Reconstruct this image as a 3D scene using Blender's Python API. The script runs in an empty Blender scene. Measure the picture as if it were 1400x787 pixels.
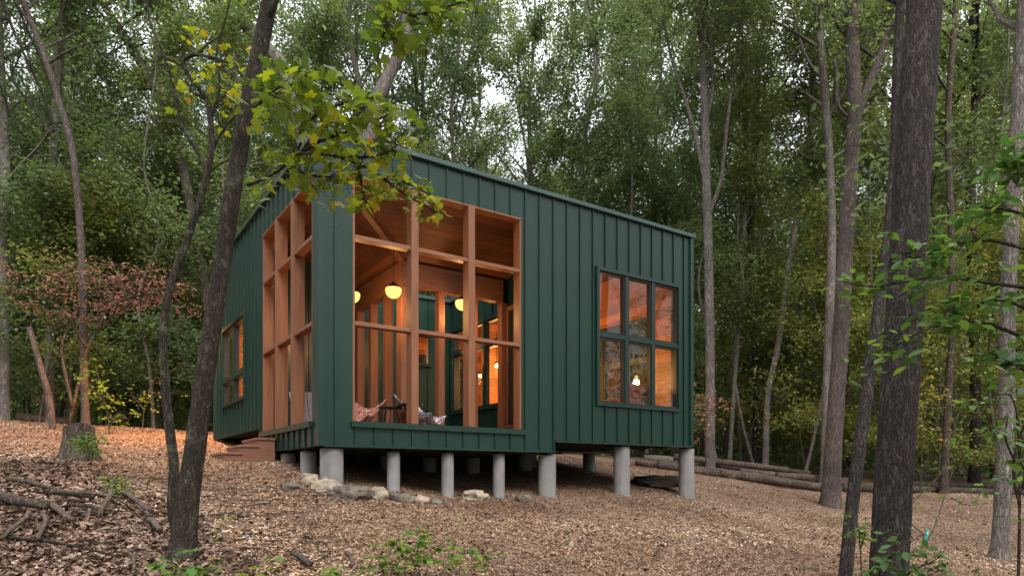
import bpy, math, random
import numpy as np
from mathutils import Vector, Matrix

R = math.radians
SC = bpy.context.scene
COL = SC.collection
F = 925.0; CX = 700.0; HZ = 655.0          # calibration of the photograph (24 mm shift lens)
rng = np.random.default_rng(7)
random.seed(7)

# ------------------------------------------------------------------ terrain
CP = [(0,0,-1.6),(-5,0,-1.5),(5,0,-1.8),(0,-15,-3),(-15,-10,-2),(15,-10,-3.4),(0,-45,-5),(-60,-45,-3),(60,-45,-6),
 (-2.7,5.6,-.62),(-2.4,9.2,-.07),(-.98,10.3,-.30),(.6,11.4,-.30),(2.0,12.2,-.30),(3.4,13.2,-.37),
 (-3.75,10.85,.29),(-5.3,13.3,.57),(-6.06,9.5,.257),(-13,20,1.5),(-9.2,19,1.38),(-13.6,18,1.55),
 (-5.1,6.8,-.04),(2.5,20,.65),(7.9,18,-.1),(12.1,16,-.6),(13,20,-.22),(5.1,19,.33),(7.05,15,-.6),
 (6.9,9.5,-1.23),(3.3,6,-1.2),(0,6.2,-.89),(-40,60,4.2),(0,60,2.4),(40,60,.6),(-60,0,2.0),(60,0,-4.5),
 (0,30,1.2),(-25,35,2.6),(25,35,.2),(0,16,.42),(-9,12,.75),(3,9,-.75),(-80,110,6),(80,110,1),(0,110,3),
 (-4.0,8.2,-.1),(0,8.2,-.52),(1.5,14.5,.15)]
CPA = np.array(CP)
def _phi(d2): return 0.5*d2*np.log(d2+1e-9)
def _solve():
    n=len(CPA); X=CPA[:,:2]
    K=_phi(((X[:,None]-X[None])**2).sum(-1))+np.eye(n)*0.6
    P=np.hstack([np.ones((n,1)),X]); A=np.zeros((n+3,n+3)); A[:n,:n]=K;A[:n,n:]=P;A[n:,:n]=P.T
    return np.linalg.solve(A,np.concatenate([CPA[:,2],np.zeros(3)]))
W=_solve()
def gz(x,y):
    x=np.atleast_1d(np.asarray(x,float)); y=np.atleast_1d(np.asarray(y,float))
    X=np.stack([x,y],-1).reshape(-1,2); out=np.zeros(len(X))
    for s in range(0,len(X),20000):
        Q=X[s:s+20000]
        out[s:s+20000]=_phi(((Q[:,None]-CPA[None,:,:2])**2).sum(-1))@W[:-3]+W[-3]+Q@W[-2:]
    xx,yy=X[:,0],X[:,1]
    out+=.022*np.sin(xx*2.1+np.sin(yy*1.3)*1.5)*np.sin(yy*1.7+1)+.012*np.sin(xx*5.3+yy*3.1)*np.sin(yy*4.7-xx*2)
    return out.reshape(x.shape)
def g1(x,y): return float(gz(x,y)[0])
def P(px,py,d): return Vector(((px-CX)/F*d, d, (HZ-py)/F*d))
def GP(px,py,dmin=3.0,dmax=60):
    """where a line of sight first meets the ground"""
    ds=np.arange(dmin,dmax,.05); r=(px-CX)/F; s=(HZ-py)/F
    g=gz(r*ds,ds)-s*ds
    k=np.argmax(g>0) if (g>0).any() else len(ds)-1
    d=ds[k]; return Vector((r*d,d,g1(r*d,d)))

# ------------------------------------------------------------------ object helpers
def link(o, parent=None):
    COL.objects.link(o)
    if parent: o.parent=parent
    return o
def tag(o,label=None,cat=None,group=None,kind=None):
    if label: o['label']=label
    if cat: o['category']=cat
    if group: o['group']=group
    if kind: o['kind']=kind
    return o
def empty(name,loc=(0,0,0),rz=0,**k):
    o=bpy.data.objects.new(name,None); o.empty_display_size=.2
    o.location=loc; o.rotation_euler=(0,0,rz); link(o); tag(o,**k); return o
def npmesh(name,V,L,counts,mat=None,tint=None,smooth=False):
    me=bpy.data.meshes.new(name)
    V=np.asarray(V,np.float32); L=np.asarray(L,np.int32).ravel(); counts=np.asarray(counts,np.int32)
    me.vertices.add(len(V)); me.vertices.foreach_set('co',V.ravel())
    me.loops.add(len(L)); me.loops.foreach_set('vertex_index',L)
    me.polygons.add(len(counts))
    st=np.concatenate([[0],np.cumsum(counts)[:-1]]).astype(np.int32)
    me.polygons.foreach_set('loop_start',st); me.polygons.foreach_set('loop_total',counts)
    if smooth: me.polygons.foreach_set('use_smooth',np.ones(len(counts),bool))
    me.update(calc_edges=True)
    if tint is not None:
        a=me.attributes.new('tint','FLOAT','FACE'); a.data.foreach_set('value',np.asarray(tint,np.float32))
    if mat: me.materials.append(mat)
    return me
class MB:
    def __init__(s): s.v=[]; s.f=[]; s.sm=False
    def box(s,x0,x1,y0,y1,z0,z1):
        if x1<x0:x0,x1=x1,x0
        if y1<y0:y0,y1=y1,y0
        b=len(s.v)
        s.v+=[(x0,y0,z0),(x1,y0,z0),(x1,y1,z0),(x0,y1,z0),(x0,y0,z1),(x1,y0,z1),(x1,y1,z1),(x0,y1,z1)]
        s.f+=[tuple(b+i for i in q) for q in ((0,3,2,1),(4,5,6,7),(0,1,5,4),(1,2,6,5),(2,3,7,6),(3,0,4,7))]
        return s
    def poly(s,pts): b=len(s.v); s.v+=[tuple(p) for p in pts]; s.f.append(tuple(range(b,b+len(pts)))); return s
    def tube(s,pts,rad,n=8,cap=True,jit=0):
        pts=[Vector(p) for p in pts]; b0=len(s.v); m=len(pts)
        rad=rad if hasattr(rad,'__len__') else [rad]*m
        t=(pts[1]-pts[0]).normalized(); up=Vector((0,0,1)) if abs(t.z)<.9 else Vector((1,0,0))
        a=t.cross(up).normalized()
        for i,p in enumerate(pts):
            t=(pts[min(i+1,m-1)]-pts[max(i-1,0)]).normalized()
            a=(a-t*a.dot(t)).normalized(); c=t.cross(a)
            for k in range(n):
                an=2*math.pi*k/n; r=rad[i]*(1+(random.uniform(-jit,jit) if jit else 0))
                s.v.append(tuple(p+a*(math.cos(an)*r)+c*(math.sin(an)*r)))
        for i in range(m-1):
            for k in range(n):
                k2=(k+1)%n; s.f.append((b0+i*n+k,b0+i*n+k2,b0+(i+1)*n+k2,b0+(i+1)*n+k))
        if cap:
            s.f.append(tuple(b0+k for k in reversed(range(n)))); s.f.append(tuple(b0+(m-1)*n+k for k in range(n)))
        return s
    def lathe(s,prof,c=(0,0,0),n=24):
        b=len(s.v)
        for r,z in prof:
            for k in range(n):
                a=2*math.pi*k/n; s.v.append((c[0]+r*math.cos(a),c[1]+r*math.sin(a),c[2]+z))
        for i in range(len(prof)-1):
            for k in range(n):
                k2=(k+1)%n; s.f.append((b+i*n+k,b+i*n+k2,b+(i+1)*n+k2,b+(i+1)*n+k))
        return s
    def build(s,name,mat,parent=None,smooth=False,bevel=0):
        me=bpy.data.meshes.new(name); me.from_pydata(s.v,[],s.f); me.update()
        if mat: me.materials.append(mat)
        if smooth: me.polygons.foreach_set('use_smooth',[True]*len(me.polygons))
        o=bpy.data.objects.new(name,me); link(o,parent)
        if bevel:
            m=o.modifiers.new('bevel','BEVEL'); m.width=bevel; m.segments=2; m.limit_method='ANGLE'
        return o

# ------------------------------------------------------------------ materials
def newmat(name):
    m=bpy.data.materials.new(name); m.use_nodes=True; nt=m.node_tree; nt.nodes.clear()
    out=nt.nodes.new('ShaderNodeOutputMaterial'); return m,nt,out
def N(nt,t,**k):
    n=nt.nodes.new(t)
    for a,b in k.items(): setattr(n,a,b)
    return n
def principled(nt,col,rough=.6,metal=0,spec=.5):
    b=N(nt,'ShaderNodeBsdfPrincipled'); b.inputs['Base Color'].default_value=(*col,1)
    b.inputs['Roughness'].default_value=rough; b.inputs['Metallic'].default_value=metal
    b.inputs['Specular IOR Level'].default_value=spec; return b
def ramp(nt,stops,fac=None):
    r=N(nt,'ShaderNodeValToRGB'); e=r.color_ramp.elements
    while len(e)<len(stops): e.new(.5)
    for i,(p,c) in enumerate(stops): e[i].position=p; e[i].color=(*c,1)
    if fac is not None: nt.links.new(fac,r.inputs[0])
    return r
def noise(nt,scale,detail=4,vec=None,rough=.55,stretch=None):
    n=N(nt,'ShaderNodeTexNoise'); n.inputs['Scale'].default_value=scale; n.inputs['Detail'].default_value=detail; n.inputs['Roughness'].default_value=rough
    tc=N(nt,'ShaderNodeTexCoord'); src=tc.outputs['Object']
    if stretch:
        mp=N(nt,'ShaderNodeMapping'); mp.inputs['Scale'].default_value=stretch; nt.links.new(src,mp.inputs[0]); src=mp.outputs[0]
    nt.links.new(src,n.inputs['Vector']); return n
def bumpto(nt,h,b,dist=.01,strength=1):
    bp=N(nt,'ShaderNodeBump'); bp.inputs['Distance'].default_value=dist; bp.inputs['Strength'].default_value=strength
    nt.links.new(h,bp.inputs['Height']); nt.links.new(bp.outputs[0],b.inputs['Normal']); return bp
def simple(name,col,rough=.6,metal=0,spec=.5,var=.15,scale=8,bump=0,stretch=None):
    m,nt,out=newmat(name); b=principled(nt,col,rough,metal,spec)
    n=noise(nt,scale,5,stretch=stretch)
    r=ramp(nt,[(.3,tuple(c*(1-var) for c in col)),(.7,tuple(min(1,c*(1+var)) for c in col))],n.outputs[0])
    nt.links.new(r.outputs[0],b.inputs['Base Color'])
    if bump: bumpto(nt,n.outputs[0],b,bump)
    nt.links.new(b.outputs[0],out.inputs[0]); return m
def siding_mat():
    m,nt,out=newmat('green_metal'); b=principled(nt,(.004,.027,.015),.3,0,.55)
    n=noise(nt,1.3,3); r=ramp(nt,[(.3,(.0048,.024,.0155)),(.75,(.0068,.031,.0205))],n.outputs[0]); nt.links.new(r.outputs[0],b.inputs['Base Color'])
    n2=noise(nt,1.2,1,stretch=(1,1,.35)); bumpto(nt,n2.outputs[0],b,.004)
    n3=noise(nt,6,3); r3=ramp(nt,[(.3,(.30,.30,.30)),(.7,(.38,.38,.38))],n3.outputs[0]); nt.links.new(r3.outputs[0],b.inputs['Roughness'])
    nt.links.new(b.outputs[0],out.inputs[0]); return m
def wood_mat(name,c0,c1,stretch,rough=.5,planks=None):
    m,nt,out=newmat(name); b=principled(nt,c0,rough)
    n=noise(nt,3,8,stretch=stretch,rough=.65); r=ramp(nt,[(.3,c0),(.7,c1)],n.outputs[0]); src=r.outputs[0]; h=n.outputs[0]
    if planks:
        axis,w=planks
        tc=N(nt,'ShaderNodeTexCoord'); sx=N(nt,'ShaderNodeSeparateXYZ'); nt.links.new(tc.outputs['Object'],sx.inputs[0])
        d=N(nt,'ShaderNodeMath',operation='DIVIDE'); d.inputs[1].default_value=w; nt.links.new(sx.outputs[axis],d.inputs[0])
        fl=N(nt,'ShaderNodeMath',operation='FLOOR'); nt.links.new(d.outputs[0],fl.inputs[0])
        wn=N(nt,'ShaderNodeTexWhiteNoise',noise_dimensions='1D'); nt.links.new(fl.outputs[0],wn.inputs['W'])
        fr=N(nt,'ShaderNodeMath',operation='FRACT'); nt.links.new(d.outputs[0],fr.inputs[0])
        gap=ramp(nt,[(0,(.25,.25,.25)),(.07,(1,1,1))],fr.outputs[0])
        pr=ramp(nt,[(0,(.62,.62,.62)),(1,(1.25,1.2,1.15))],wn.outputs[0])
        for a in (pr.outputs[0],gap.outputs[0]):
            mx=N(nt,'ShaderNodeMix',data_type='RGBA',blend_type='MULTIPLY'); mx.inputs[0].default_value=1
            nt.links.new(src,mx.inputs[6]); nt.links.new(a,mx.inputs[7]); src=mx.outputs[2]
    nt.links.new(src,b.inputs['Base Color']); bumpto(nt,h,b,.003)
    nt.links.new(b.outputs[0],out.inputs[0]); return m
def bark_mat(name,dark,mid,light,furrow=9,bump=.02,lichen=0):
    m,nt,out=newmat(name); b=principled(nt,mid,.9,0,.2)
    # warped coordinates, then interlacing vertical ridges from two stretched noises
    tc=N(nt,'ShaderNodeTexCoord'); n0=noise(nt,furrow*.5,3); ad=N(nt,'ShaderNodeVectorMath',operation='MULTIPLY_ADD'); ad.inputs[1].default_value=(.09,.09,.09)
    nt.links.new(n0.outputs['Color'],ad.inputs[0]); nt.links.new(tc.outputs['Object'],ad.inputs[2])
    def ridge(sc,st,det):
        mp=N(nt,'ShaderNodeMapping'); mp.inputs['Scale'].default_value=(1,1,st); nt.links.new(ad.outputs[0],mp.inputs[0])
        n=N(nt,'ShaderNodeTexNoise'); n.inputs['Scale'].default_value=sc; n.inputs['Detail'].default_value=det; n.inputs['Roughness'].default_value=.6; nt.links.new(mp.outputs[0],n.inputs['Vector'])
        a=N(nt,'ShaderNodeMath',operation='SUBTRACT'); a.inputs[1].default_value=.5; nt.links.new(n.outputs[0],a.inputs[0])
        c=N(nt,'ShaderNodeMath',operation='ABSOLUTE'); nt.links.new(a.outputs[0],c.inputs[0])
        d=N(nt,'ShaderNodeMath',operation='MULTIPLY',use_clamp=True); d.inputs[1].default_value=7; nt.links.new(c.outputs[0],d.inputs[0]); return d
    r1=ridge(furrow*2.6,.13,4); r2=ridge(furrow*4.5,.3,5)
    mi=N(nt,'ShaderNodeMath',operation='MULTIPLY_ADD'); mi.inputs[1].default_value=.4; nt.links.new(r2.outputs[0],mi.inputs[0])
    mm=N(nt,'ShaderNodeMath',operation='MULTIPLY'); mm.inputs[1].default_value=.6; nt.links.new(r1.outputs[0],mm.inputs[0]); nt.links.new(mm.outputs[0],mi.inputs[2])
    r=ramp(nt,[(.05,dark),(.5,mid),(1,light)],mi.outputs[0]); src=r.outputs[0]
    nb=noise(nt,1.7,4); br=ramp(nt,[(.35,(.72,.72,.72)),(.65,(1.15,1.13,1.1))],nb.outputs[0]); mb_=N(nt,'ShaderNodeMix',data_type='RGBA',blend_type='MULTIPLY'); mb_.inputs[0].default_value=1
    nt.links.new(src,mb_.inputs[6]); nt.links.new(br.outputs[0],mb_.inputs[7]); src=mb_.outputs[2]
    if lichen:
        n4=noise(nt,3.5,6,rough=.7); lr=ramp(nt,[(.53,(0,0,0)),(.66,(lichen,)*3)],n4.outputs[0])
        mx=N(nt,'ShaderNodeMix',data_type='RGBA'); nt.links.new(lr.outputs[0],mx.inputs[0]); nt.links.new(src,mx.inputs[6]); mx.inputs[7].default_value=(.15,.17,.11,1); src=mx.outputs[2]
    nt.links.new(src,b.inputs['Base Color']); bumpto(nt,mi.outputs[0],b,bump)
    nt.links.new(b.outputs[0],out.inputs[0]); return m
def leaf_mat(name,stops,trans=.42,rnd=.35,rough=.45):
    m,nt,out=newmat(name); b=principled(nt,stops[0][1],rough,0,.35)
    at=N(nt,'ShaderNodeAttribute'); at.attribute_name='tint'
    oi=N(nt,'ShaderNodeObjectInfo'); ma=N(nt,'ShaderNodeMath',operation='MULTIPLY_ADD'); ma.inputs[1].default_value=rnd; ma.inputs[2].default_value=-rnd*.5
    nt.links.new(oi.outputs['Random'],ma.inputs[0]); ad=N(nt,'ShaderNodeMath',operation='ADD',use_clamp=True)
    nt.links.new(at.outputs['Fac'],ad.inputs[0]); nt.links.new(ma.outputs[0],ad.inputs[1])
    r=ramp(nt,stops,ad.outputs[0]); nt.links.new(r.outputs[0],b.inputs['Base Color'])
    t=N(nt,'ShaderNodeBsdfTranslucent'); hs=N(nt,'ShaderNodeHueSaturation'); hs.inputs['Value'].default_value=1.8; hs.inputs['Saturation'].default_value=1.1
    nt.links.new(r.outputs[0],hs.inputs['Color']); nt.links.new(hs.outputs[0],t.inputs[0])
    mx=N(nt,'ShaderNodeMixShader'); mx.inputs[0].default_value=trans
    nt.links.new(b.outputs[0],mx.inputs[1]); nt.links.new(t.outputs[0],mx.inputs[2]); nt.links.new(mx.outputs[0],out.inputs[0]); return m
def glass_mat():
    m,nt,out=newmat('window_glass'); g=N(nt,'ShaderNodeBsdfGlossy'); g.inputs['Roughness'].default_value=.01; g.inputs[0].default_value=(1,1,1,1)
    t=N(nt,'ShaderNodeBsdfTransparent'); t.inputs[0].default_value=(.93,.95,.93,1)
    lw=N(nt,'ShaderNodeLayerWeight'); lw.inputs[0].default_value=.5; fr=N(nt,'ShaderNodeMath',operation='POWER'); fr.inputs[1].default_value=4; nt.links.new(lw.outputs['Facing'],fr.inputs[0])
    ma=N(nt,'ShaderNodeMath',operation='MULTIPLY_ADD',use_clamp=True); ma.inputs[1].default_value=.85; ma.inputs[2].default_value=.04; nt.links.new(fr.outputs[0],ma.inputs[0])
    n=noise(nt,1.6,2); bp=N(nt,'ShaderNodeBump'); bp.inputs['Distance'].default_value=.0007; nt.links.new(n.outputs[0],bp.inputs['Height']); nt.links.new(bp.outputs[0],g.inputs['Normal'])
    mx=N(nt,'ShaderNodeMixShader'); nt.links.new(ma.outputs[0],mx.inputs[0]); nt.links.new(t.outputs[0],mx.inputs[1]); nt.links.new(g.outputs[0],mx.inputs[2]); nt.links.new(mx.outputs[0],out.inputs[0]); return m
def emit(name,col,s):
    m,nt,out=newmat(name); e=N(nt,'ShaderNodeEmission'); e.inputs[0].default_value=(*col,1); e.inputs[1].default_value=s
    nt.links.new(e.outputs[0],out.inputs[0]); return m
def ground_mat():
    m,nt,out=newmat('mulch_ground'); b=principled(nt,(.2,.14,.1),.95,0,.15)
    tc=N(nt,'ShaderNodeTexCoord')
    n0=noise(nt,9,3); ad=N(nt,'ShaderNodeVectorMath',operation='MULTIPLY_ADD'); ad.inputs[1].default_value=(.12,.12,.12)
    nt.links.new(n0.outputs['Color'],ad.inputs[0]); nt.links.new(tc.outputs['Object'],ad.inputs[2])
    v=N(nt,'ShaderNodeTexVoronoi'); v.inputs['Scale'].default_value=42; nt.links.new(ad.outputs[0],v.inputs['Vector'])
    sx=N(nt,'ShaderNodeSeparateColor'); nt.links.new(v.outputs['Color'],sx.inputs[0])
    chips=ramp(nt,[(0,(.10,.062,.042)),(.35,(.22,.14,.097)),(.7,(.36,.245,.17)),(1,(.52,.39,.28))],sx.outputs[0])
    n1=noise(nt,.55,5); n2=noise(nt,55,3)
    big=ramp(nt,[(.35,(.62,.58,.56)),(.65,(1.1,1.1,1.1))],n1.outputs[0])
    m1=N(nt,'ShaderNodeMix',data_type='RGBA',blend_type='MULTIPLY'); m1.inputs[0].default_value=1; nt.links.new(chips.outputs[0],m1.inputs[6]); nt.links.new(big.outputs[0],m1.inputs[7])
    # bare leafy forest soil away from the clearing (vertex attribute)
    at=N(nt,'ShaderNodeAttribute'); at.attribute_name='forest'
    soil=ramp(nt,[(.3,(.035,.026,.018)),(.6,(.10,.066,.042)),(.8,(.15,.11,.07))],n2.outputs[0])
    m2=N(nt,'ShaderNodeMix',data_type='RGBA'); nt.links.new(at.outputs['Fac'],m2.inputs[0]); nt.links.new(m1.outputs[2],m2.inputs[6]); nt.links.new(soil.outputs[0],m2.inputs[7])
    nt.links.new(m2.outputs[2],b.inputs['Base Color'])
    bumpto(nt,v.outputs['Distance'],b,.03)
    nt.links.new(b.outputs[0],out.inputs[0]); return m
M={}
M['green']=siding_mat()
M['cap']=simple('cap_metal',(.035,.072,.068),.3,0,.6,.08,2)
M['fir']=wood_mat('fir_post',(.135,.048,.020),(.24,.097,.044),(8,8,.6))
M['fir_rail']=wood_mat('fir_rail',(.145,.052,.021),(.25,.103,.047),(.6,.6,9))
M['cedar']=wood_mat('cedar_ceiling',(.09,.032,.013),(.18,.066,.028),(.5,6,6),planks=(1,.13))
M['lining']=wood_mat('plywood_lining',(.30,.115,.04),(.42,.18,.065),(1,1,3),planks=(2,.18))
M['deck']=wood_mat('deck_board',(.17,.07,.035),(.28,.12,.06),(1,8,8),planks=(0,.14))
M['step']=wood_mat('step_board',(.13,.055,.034),(.21,.09,.055),(1,1,6))
M['black']=simple('black_sash',(.012,.013,.014),.45)
M['glass']=glass_mat()
M['conc']=simple('concrete',(.235,.225,.22),.9,0,.2,.24,5,.004,(1,1,.45))
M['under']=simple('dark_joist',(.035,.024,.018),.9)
M['rock']=simple('pale_stone',(.30,.245,.18),.9,0,.2,.35,9,.03)
M['rock2']=simple('grey_ledge',(.135,.115,.095),.95,0,.2,.45,9,.05)
M['metal_dark']=simple('dark_metal',(.02,.018,.016),.4,.6)
M['globe']=emit('lit_globe',(1,.56,.15),1.05)
M['bulb']=emit('lit_bulb',(1,.5,.14),9)
M['bark_fur']=bark_mat('furrowed_bark',(.018,.015,.014),(.07,.057,.053),(.14,.118,.112),12,.03)
M['bark_red']=bark_mat('red_brown_bark',(.05,.038,.034),(.14,.112,.10),(.23,.19,.175),12,.02)
M['bark_dark']=bark_mat('lichen_bark',(.014,.011,.008),(.048,.037,.027),(.10,.082,.06),14,.02,.7)
M['bark_grey']=bark_mat('grey_bark',(.07,.058,.05),(.19,.165,.15),(.33,.30,.28),10,.014,.4)
M['bark_mid']=bark_mat('brown_bark',(.035,.026,.02),(.11,.085,.068),(.20,.165,.135),11,.02,.4)
M['wood_old']=bark_mat('weathered_wood',(.04,.03,.024),(.13,.10,.08),(.24,.195,.165),9,.012)
M['leaf_oak']=leaf_mat('oak_leaf',[(0,(.07,.105,.048)),(.4,(.13,.175,.062)),(.8,(.205,.245,.075)),(1,(.29,.29,.08))])
M['leaf_yel']=leaf_mat('yellowing_leaf',[(0,(.10,.13,.04)),(.5,(.19,.21,.055)),(.85,(.30,.27,.065)),(1,(.38,.25,.07))])
M['leaf_dk']=leaf_mat('dark_leaf',[(0,(.062,.10,.045)),(.6,(.12,.17,.06)),(1,(.19,.235,.07))])
M['leaf_maple']=leaf_mat('maple_leaf',[(0,(.05,.085,.018)),(.45,(.125,.17,.026)),(.85,(.27,.28,.03)),(1,(.38,.25,.04))],.45,0)
M['leaf_beech']=leaf_mat('beech_leaf',[(0,(.03,.065,.018)),(.6,(.07,.135,.028)),(1,(.17,.24,.04))],.4,0)
M['leaf_red']=leaf_mat('reddening_leaf',[(0,(.14,.12,.05)),(.35,(.30,.14,.095)),(.8,(.42,.20,.15)),(1,(.2,.2,.07))],.4,0)
M['leaf_low']=leaf_mat('sapling_leaf',[(0,(.05,.11,.02)),(.5,(.10,.19,.03)),(1,(.22,.27,.04))],.45,0)
M['ground']=ground_mat()
def tintmat(name,stops,rough=.85):
    m,nt,out=newmat(name); b=principled(nt,stops[0][1],rough,0,.2); at=N(nt,'ShaderNodeAttribute'); at.attribute_name='tint'
    r=ramp(nt,stops,at.outputs['Fac']); nt.links.new(r.outputs[0],b.inputs['Base Color']); nt.links.new(b.outputs[0],out.inputs[0]); return m
M['chip']=tintmat('wood_chip',[(0,(.11,.062,.036)),(.3,(.28,.168,.10)),(.7,(.47,.31,.195)),(1,(.72,.54,.38))])
M['litter']=tintmat('fallen_leaf',[(0,(.06,.036,.025)),(.4,(.17,.105,.075)),(.75,(.27,.185,.14)),(1,(.44,.34,.29))],.6)

# ------------------------------------------------------------------ ground sheet
def build_ground():
    xs=np.concatenate([np.arange(-140,-24,4),np.arange(-24,24,.22),np.arange(24,141,4)])
    ys=np.concatenate([np.arange(-70,0,3),np.arange(0,26,.22),np.arange(26,60,1.2),np.arange(60,170,5)])
    X,Y=np.meshgrid(xs,ys); Z=gz(X,Y); nx,ny=len(xs),len(ys)
    V=np.stack([X,Y,Z],-1).reshape(-1,3)
    i=np.arange(nx-1)[None]+np.arange(ny-1)[:,None]*nx; q=np.stack([i,i+1,i+nx+1,i+nx],-1).reshape(-1,4)
    me=npmesh('ground',V,q,np.full(len(q),4),M['ground'],smooth=True)
    x,y=V[:,0],V[:,1]
    d=np.where(x<0,y-(18.5+.12*x),y-(20.5-.1*x)); d=np.maximum(d,np.abs(x)-13-.3*y*0)
    d+=1.2*np.sin(x*.9)*np.sin(y*.6+x*.3)
    a=me.attributes.new('forest','FLOAT','POINT'); a.data.foreach_set('value',np.clip(d/2.5+.3,0,.92).astype(np.float32))
    o=bpy.data.objects.new('ground',me); link(o); tag(o,'clearing floor of tan wood chips sloping up to the left','ground',kind='structure')
build_ground()

# ------------------------------------------------------------------ leaves
def frames(n,up_bias=.6,down=0.25):
    nrm=rng.normal(size=(n,3)); nrm[:,2]=np.abs(nrm[:,2])+up_bias; nrm/=np.linalg.norm(nrm,axis=1)[:,None]
    a=rng.normal(size=(n,3)); a[:,2]-=down; a-=nrm*(a*nrm).sum(1)[:,None]; a/=np.linalg.norm(a,axis=1)[:,None]
    return a,np.cross(nrm,a),nrm
RHOMB=np.array([(0,0,0),(.5,.30,.05),(1,0,-.08),(.45,-.30,.05)])
BEECH=np.array([(0,0,0),(.18,.16,.02),(.42,.25,.03),(.68,.2,.0),(1,0,-.08),(.68,-.2,.0),(.42,-.25,.03),(.18,-.16,.02)])
_mp=[(0,0),(.0,.13),(-.08,.34),(.08,.30),(.12,.40),(.26,.34),(.30,.52),(.44,.40),(.56,.50),(.56,.24),(.50,.12),(.72,.20),(.76,.12),(1,0)]
MAPLE=np.array([(x,y,-.16*abs(y)-.10*max(x,0)**2) for x,y in _mp]+[(x,-y,-.16*abs(y)-.10*max(x,0)**2) for x,y in reversed(_mp[1:-1])])
def leafmesh(name,C,size,mat,shape=RHOMB,up=.6,down=.25,tint=None,flat=None):
    n=len(C); a,b,c=frames(n,up,down); k=len(shape)
    s=np.asarray(size)[:,None,None] if hasattr(size,'__len__') else size
    V=C[:,None,:]+s*(shape[None,:,0:1]*a[:,None]+shape[None,:,1:2]*b[:,None]+shape[None,:,2:3]*c[:,None])
    L=np.arange(n*k).reshape(n,k)
    if tint is None: tint=np.clip(rng.normal(.42,.22,n),0,1)
    return npmesh(name,V.reshape(-1,3),L,np.full(n,k),mat,tint)

# ------------------------------------------------------------------ trees
def wob(p,d,length,n,curl=.15,lift=.0):
    pts=[p.copy()]; d=d.normalized()
    for i in range(n):
        d=(d+Vector((random.gauss(0,curl),random.gauss(0,curl),random.gauss(0,curl)*.7+lift))).normalized()
        p=p+d*(length/n); pts.append(p.copy())
    return pts
def perp(d,spread):
    a=random.uniform(0,2*math.pi); u=Vector((math.cos(a),math.sin(a),0)); u=(u-d*u.dot(d)).normalized()
    return (d*math.cos(spread)+u*math.sin(spread)).normalized()
def lerp_path(path,t):
    f=t*(len(path)-1); i=min(int(f),len(path)-2); return path[i].lerp(path[i+1],f-i),(path[i+1]-path[i]).normalized()
def smooth_path(pts,sub=4):
    pts=[Vector(p) for p in pts]; out=[]
    for i in range(len(pts)-1):
        p0=pts[max(i-1,0)];p1=pts[i];p2=pts[i+1];p3=pts[min(i+2,len(pts)-1)]
        for k in range(sub):
            t=k/sub; out.append(.5*((2*p1)+(p2-p0)*t+(2*p0-5*p1+4*p2-p3)*t*t+(3*p1-p0-3*p2+p3)*t**3))
    out.append(pts[-1]); return out
def crownize(mb,path,radii,start,nl,limb,leaves,tips,lean=.9,lev2=6,lev3=4,flat=0.0,clump=.3,droop=0):
    """limbs, boughs and twigs on a trunk path from fraction `start`; appends leaf centres to tips"""
    m=len(path)
    for i in range(nl):
        t=start+(1-start)*((i+random.random()*.9)/nl)**.9; t=min(t,.995)
        p,d=lerp_path(path,t); r=radii[min(int(t*(m-1)),m-1)]
        u=(t-start)/(1-start+1e-6)
        L=limb*(.45+.75*math.sin(math.pi*min(1,.22+.72*u)))*random.uniform(.7,1.15)
        dr=perp(Vector((0,0,1)),random.uniform(.75,1.25)*lean*(1.12-.55*u))
        lp=wob(p,dr,L,5,.13,.05*(1-flat)-droop*.05); rr=max(.012,min(r*.5,.018*L+.008)); mb.tube(lp,[rr*(1-.16*k) for k in range(6)],5,False)
        for j in range(lev2):
            t2=.25+.75*(j+random.random())/lev2; q,dd=lerp_path(lp,min(t2,.99))
            bl=L*.42*random.uniform(.6,1.1); bd=perp(dd,random.uniform(.4,1.1)); bd.z=bd.z*(1-flat)+.05; 
            bp=wob(q,bd,bl,4,.2,.03); mb.tube(bp,[rr*.45*(1-.2*k) for k in range(5)],4,False)
            for k in range(lev3):
                t3=.2+.8*(k+random.random())/lev3; q3,d3=lerp_path(bp,min(t3,.99))
                d4=perp(d3,random.uniform(.3,1.2)); d4.z*=(1-flat); tl=random.uniform(.3,.75)*clump/.3
                tp=wob(q3,d4,tl,2,.2,-.02); mb.tube(tp,[.006,.004,.002],3,False)
                tips.append((tp,clump))
def tips_to_leaves(tips,per,sig=1.0,flat=0.0):
    C=[]
    for tp,cl in tips:
        n=max(1,int(random.uniform(.4,1.6)*per)); t=rng.random(n)[:,None]
        a=np.array(tp[0]);b=np.array(tp[-1]); g=rng.normal(size=(n,3))*cl*.55*sig; g[:,2]*=(1-flat)
        C.append(a+(b-a)*t+g)
    return np.concatenate(C)
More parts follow.
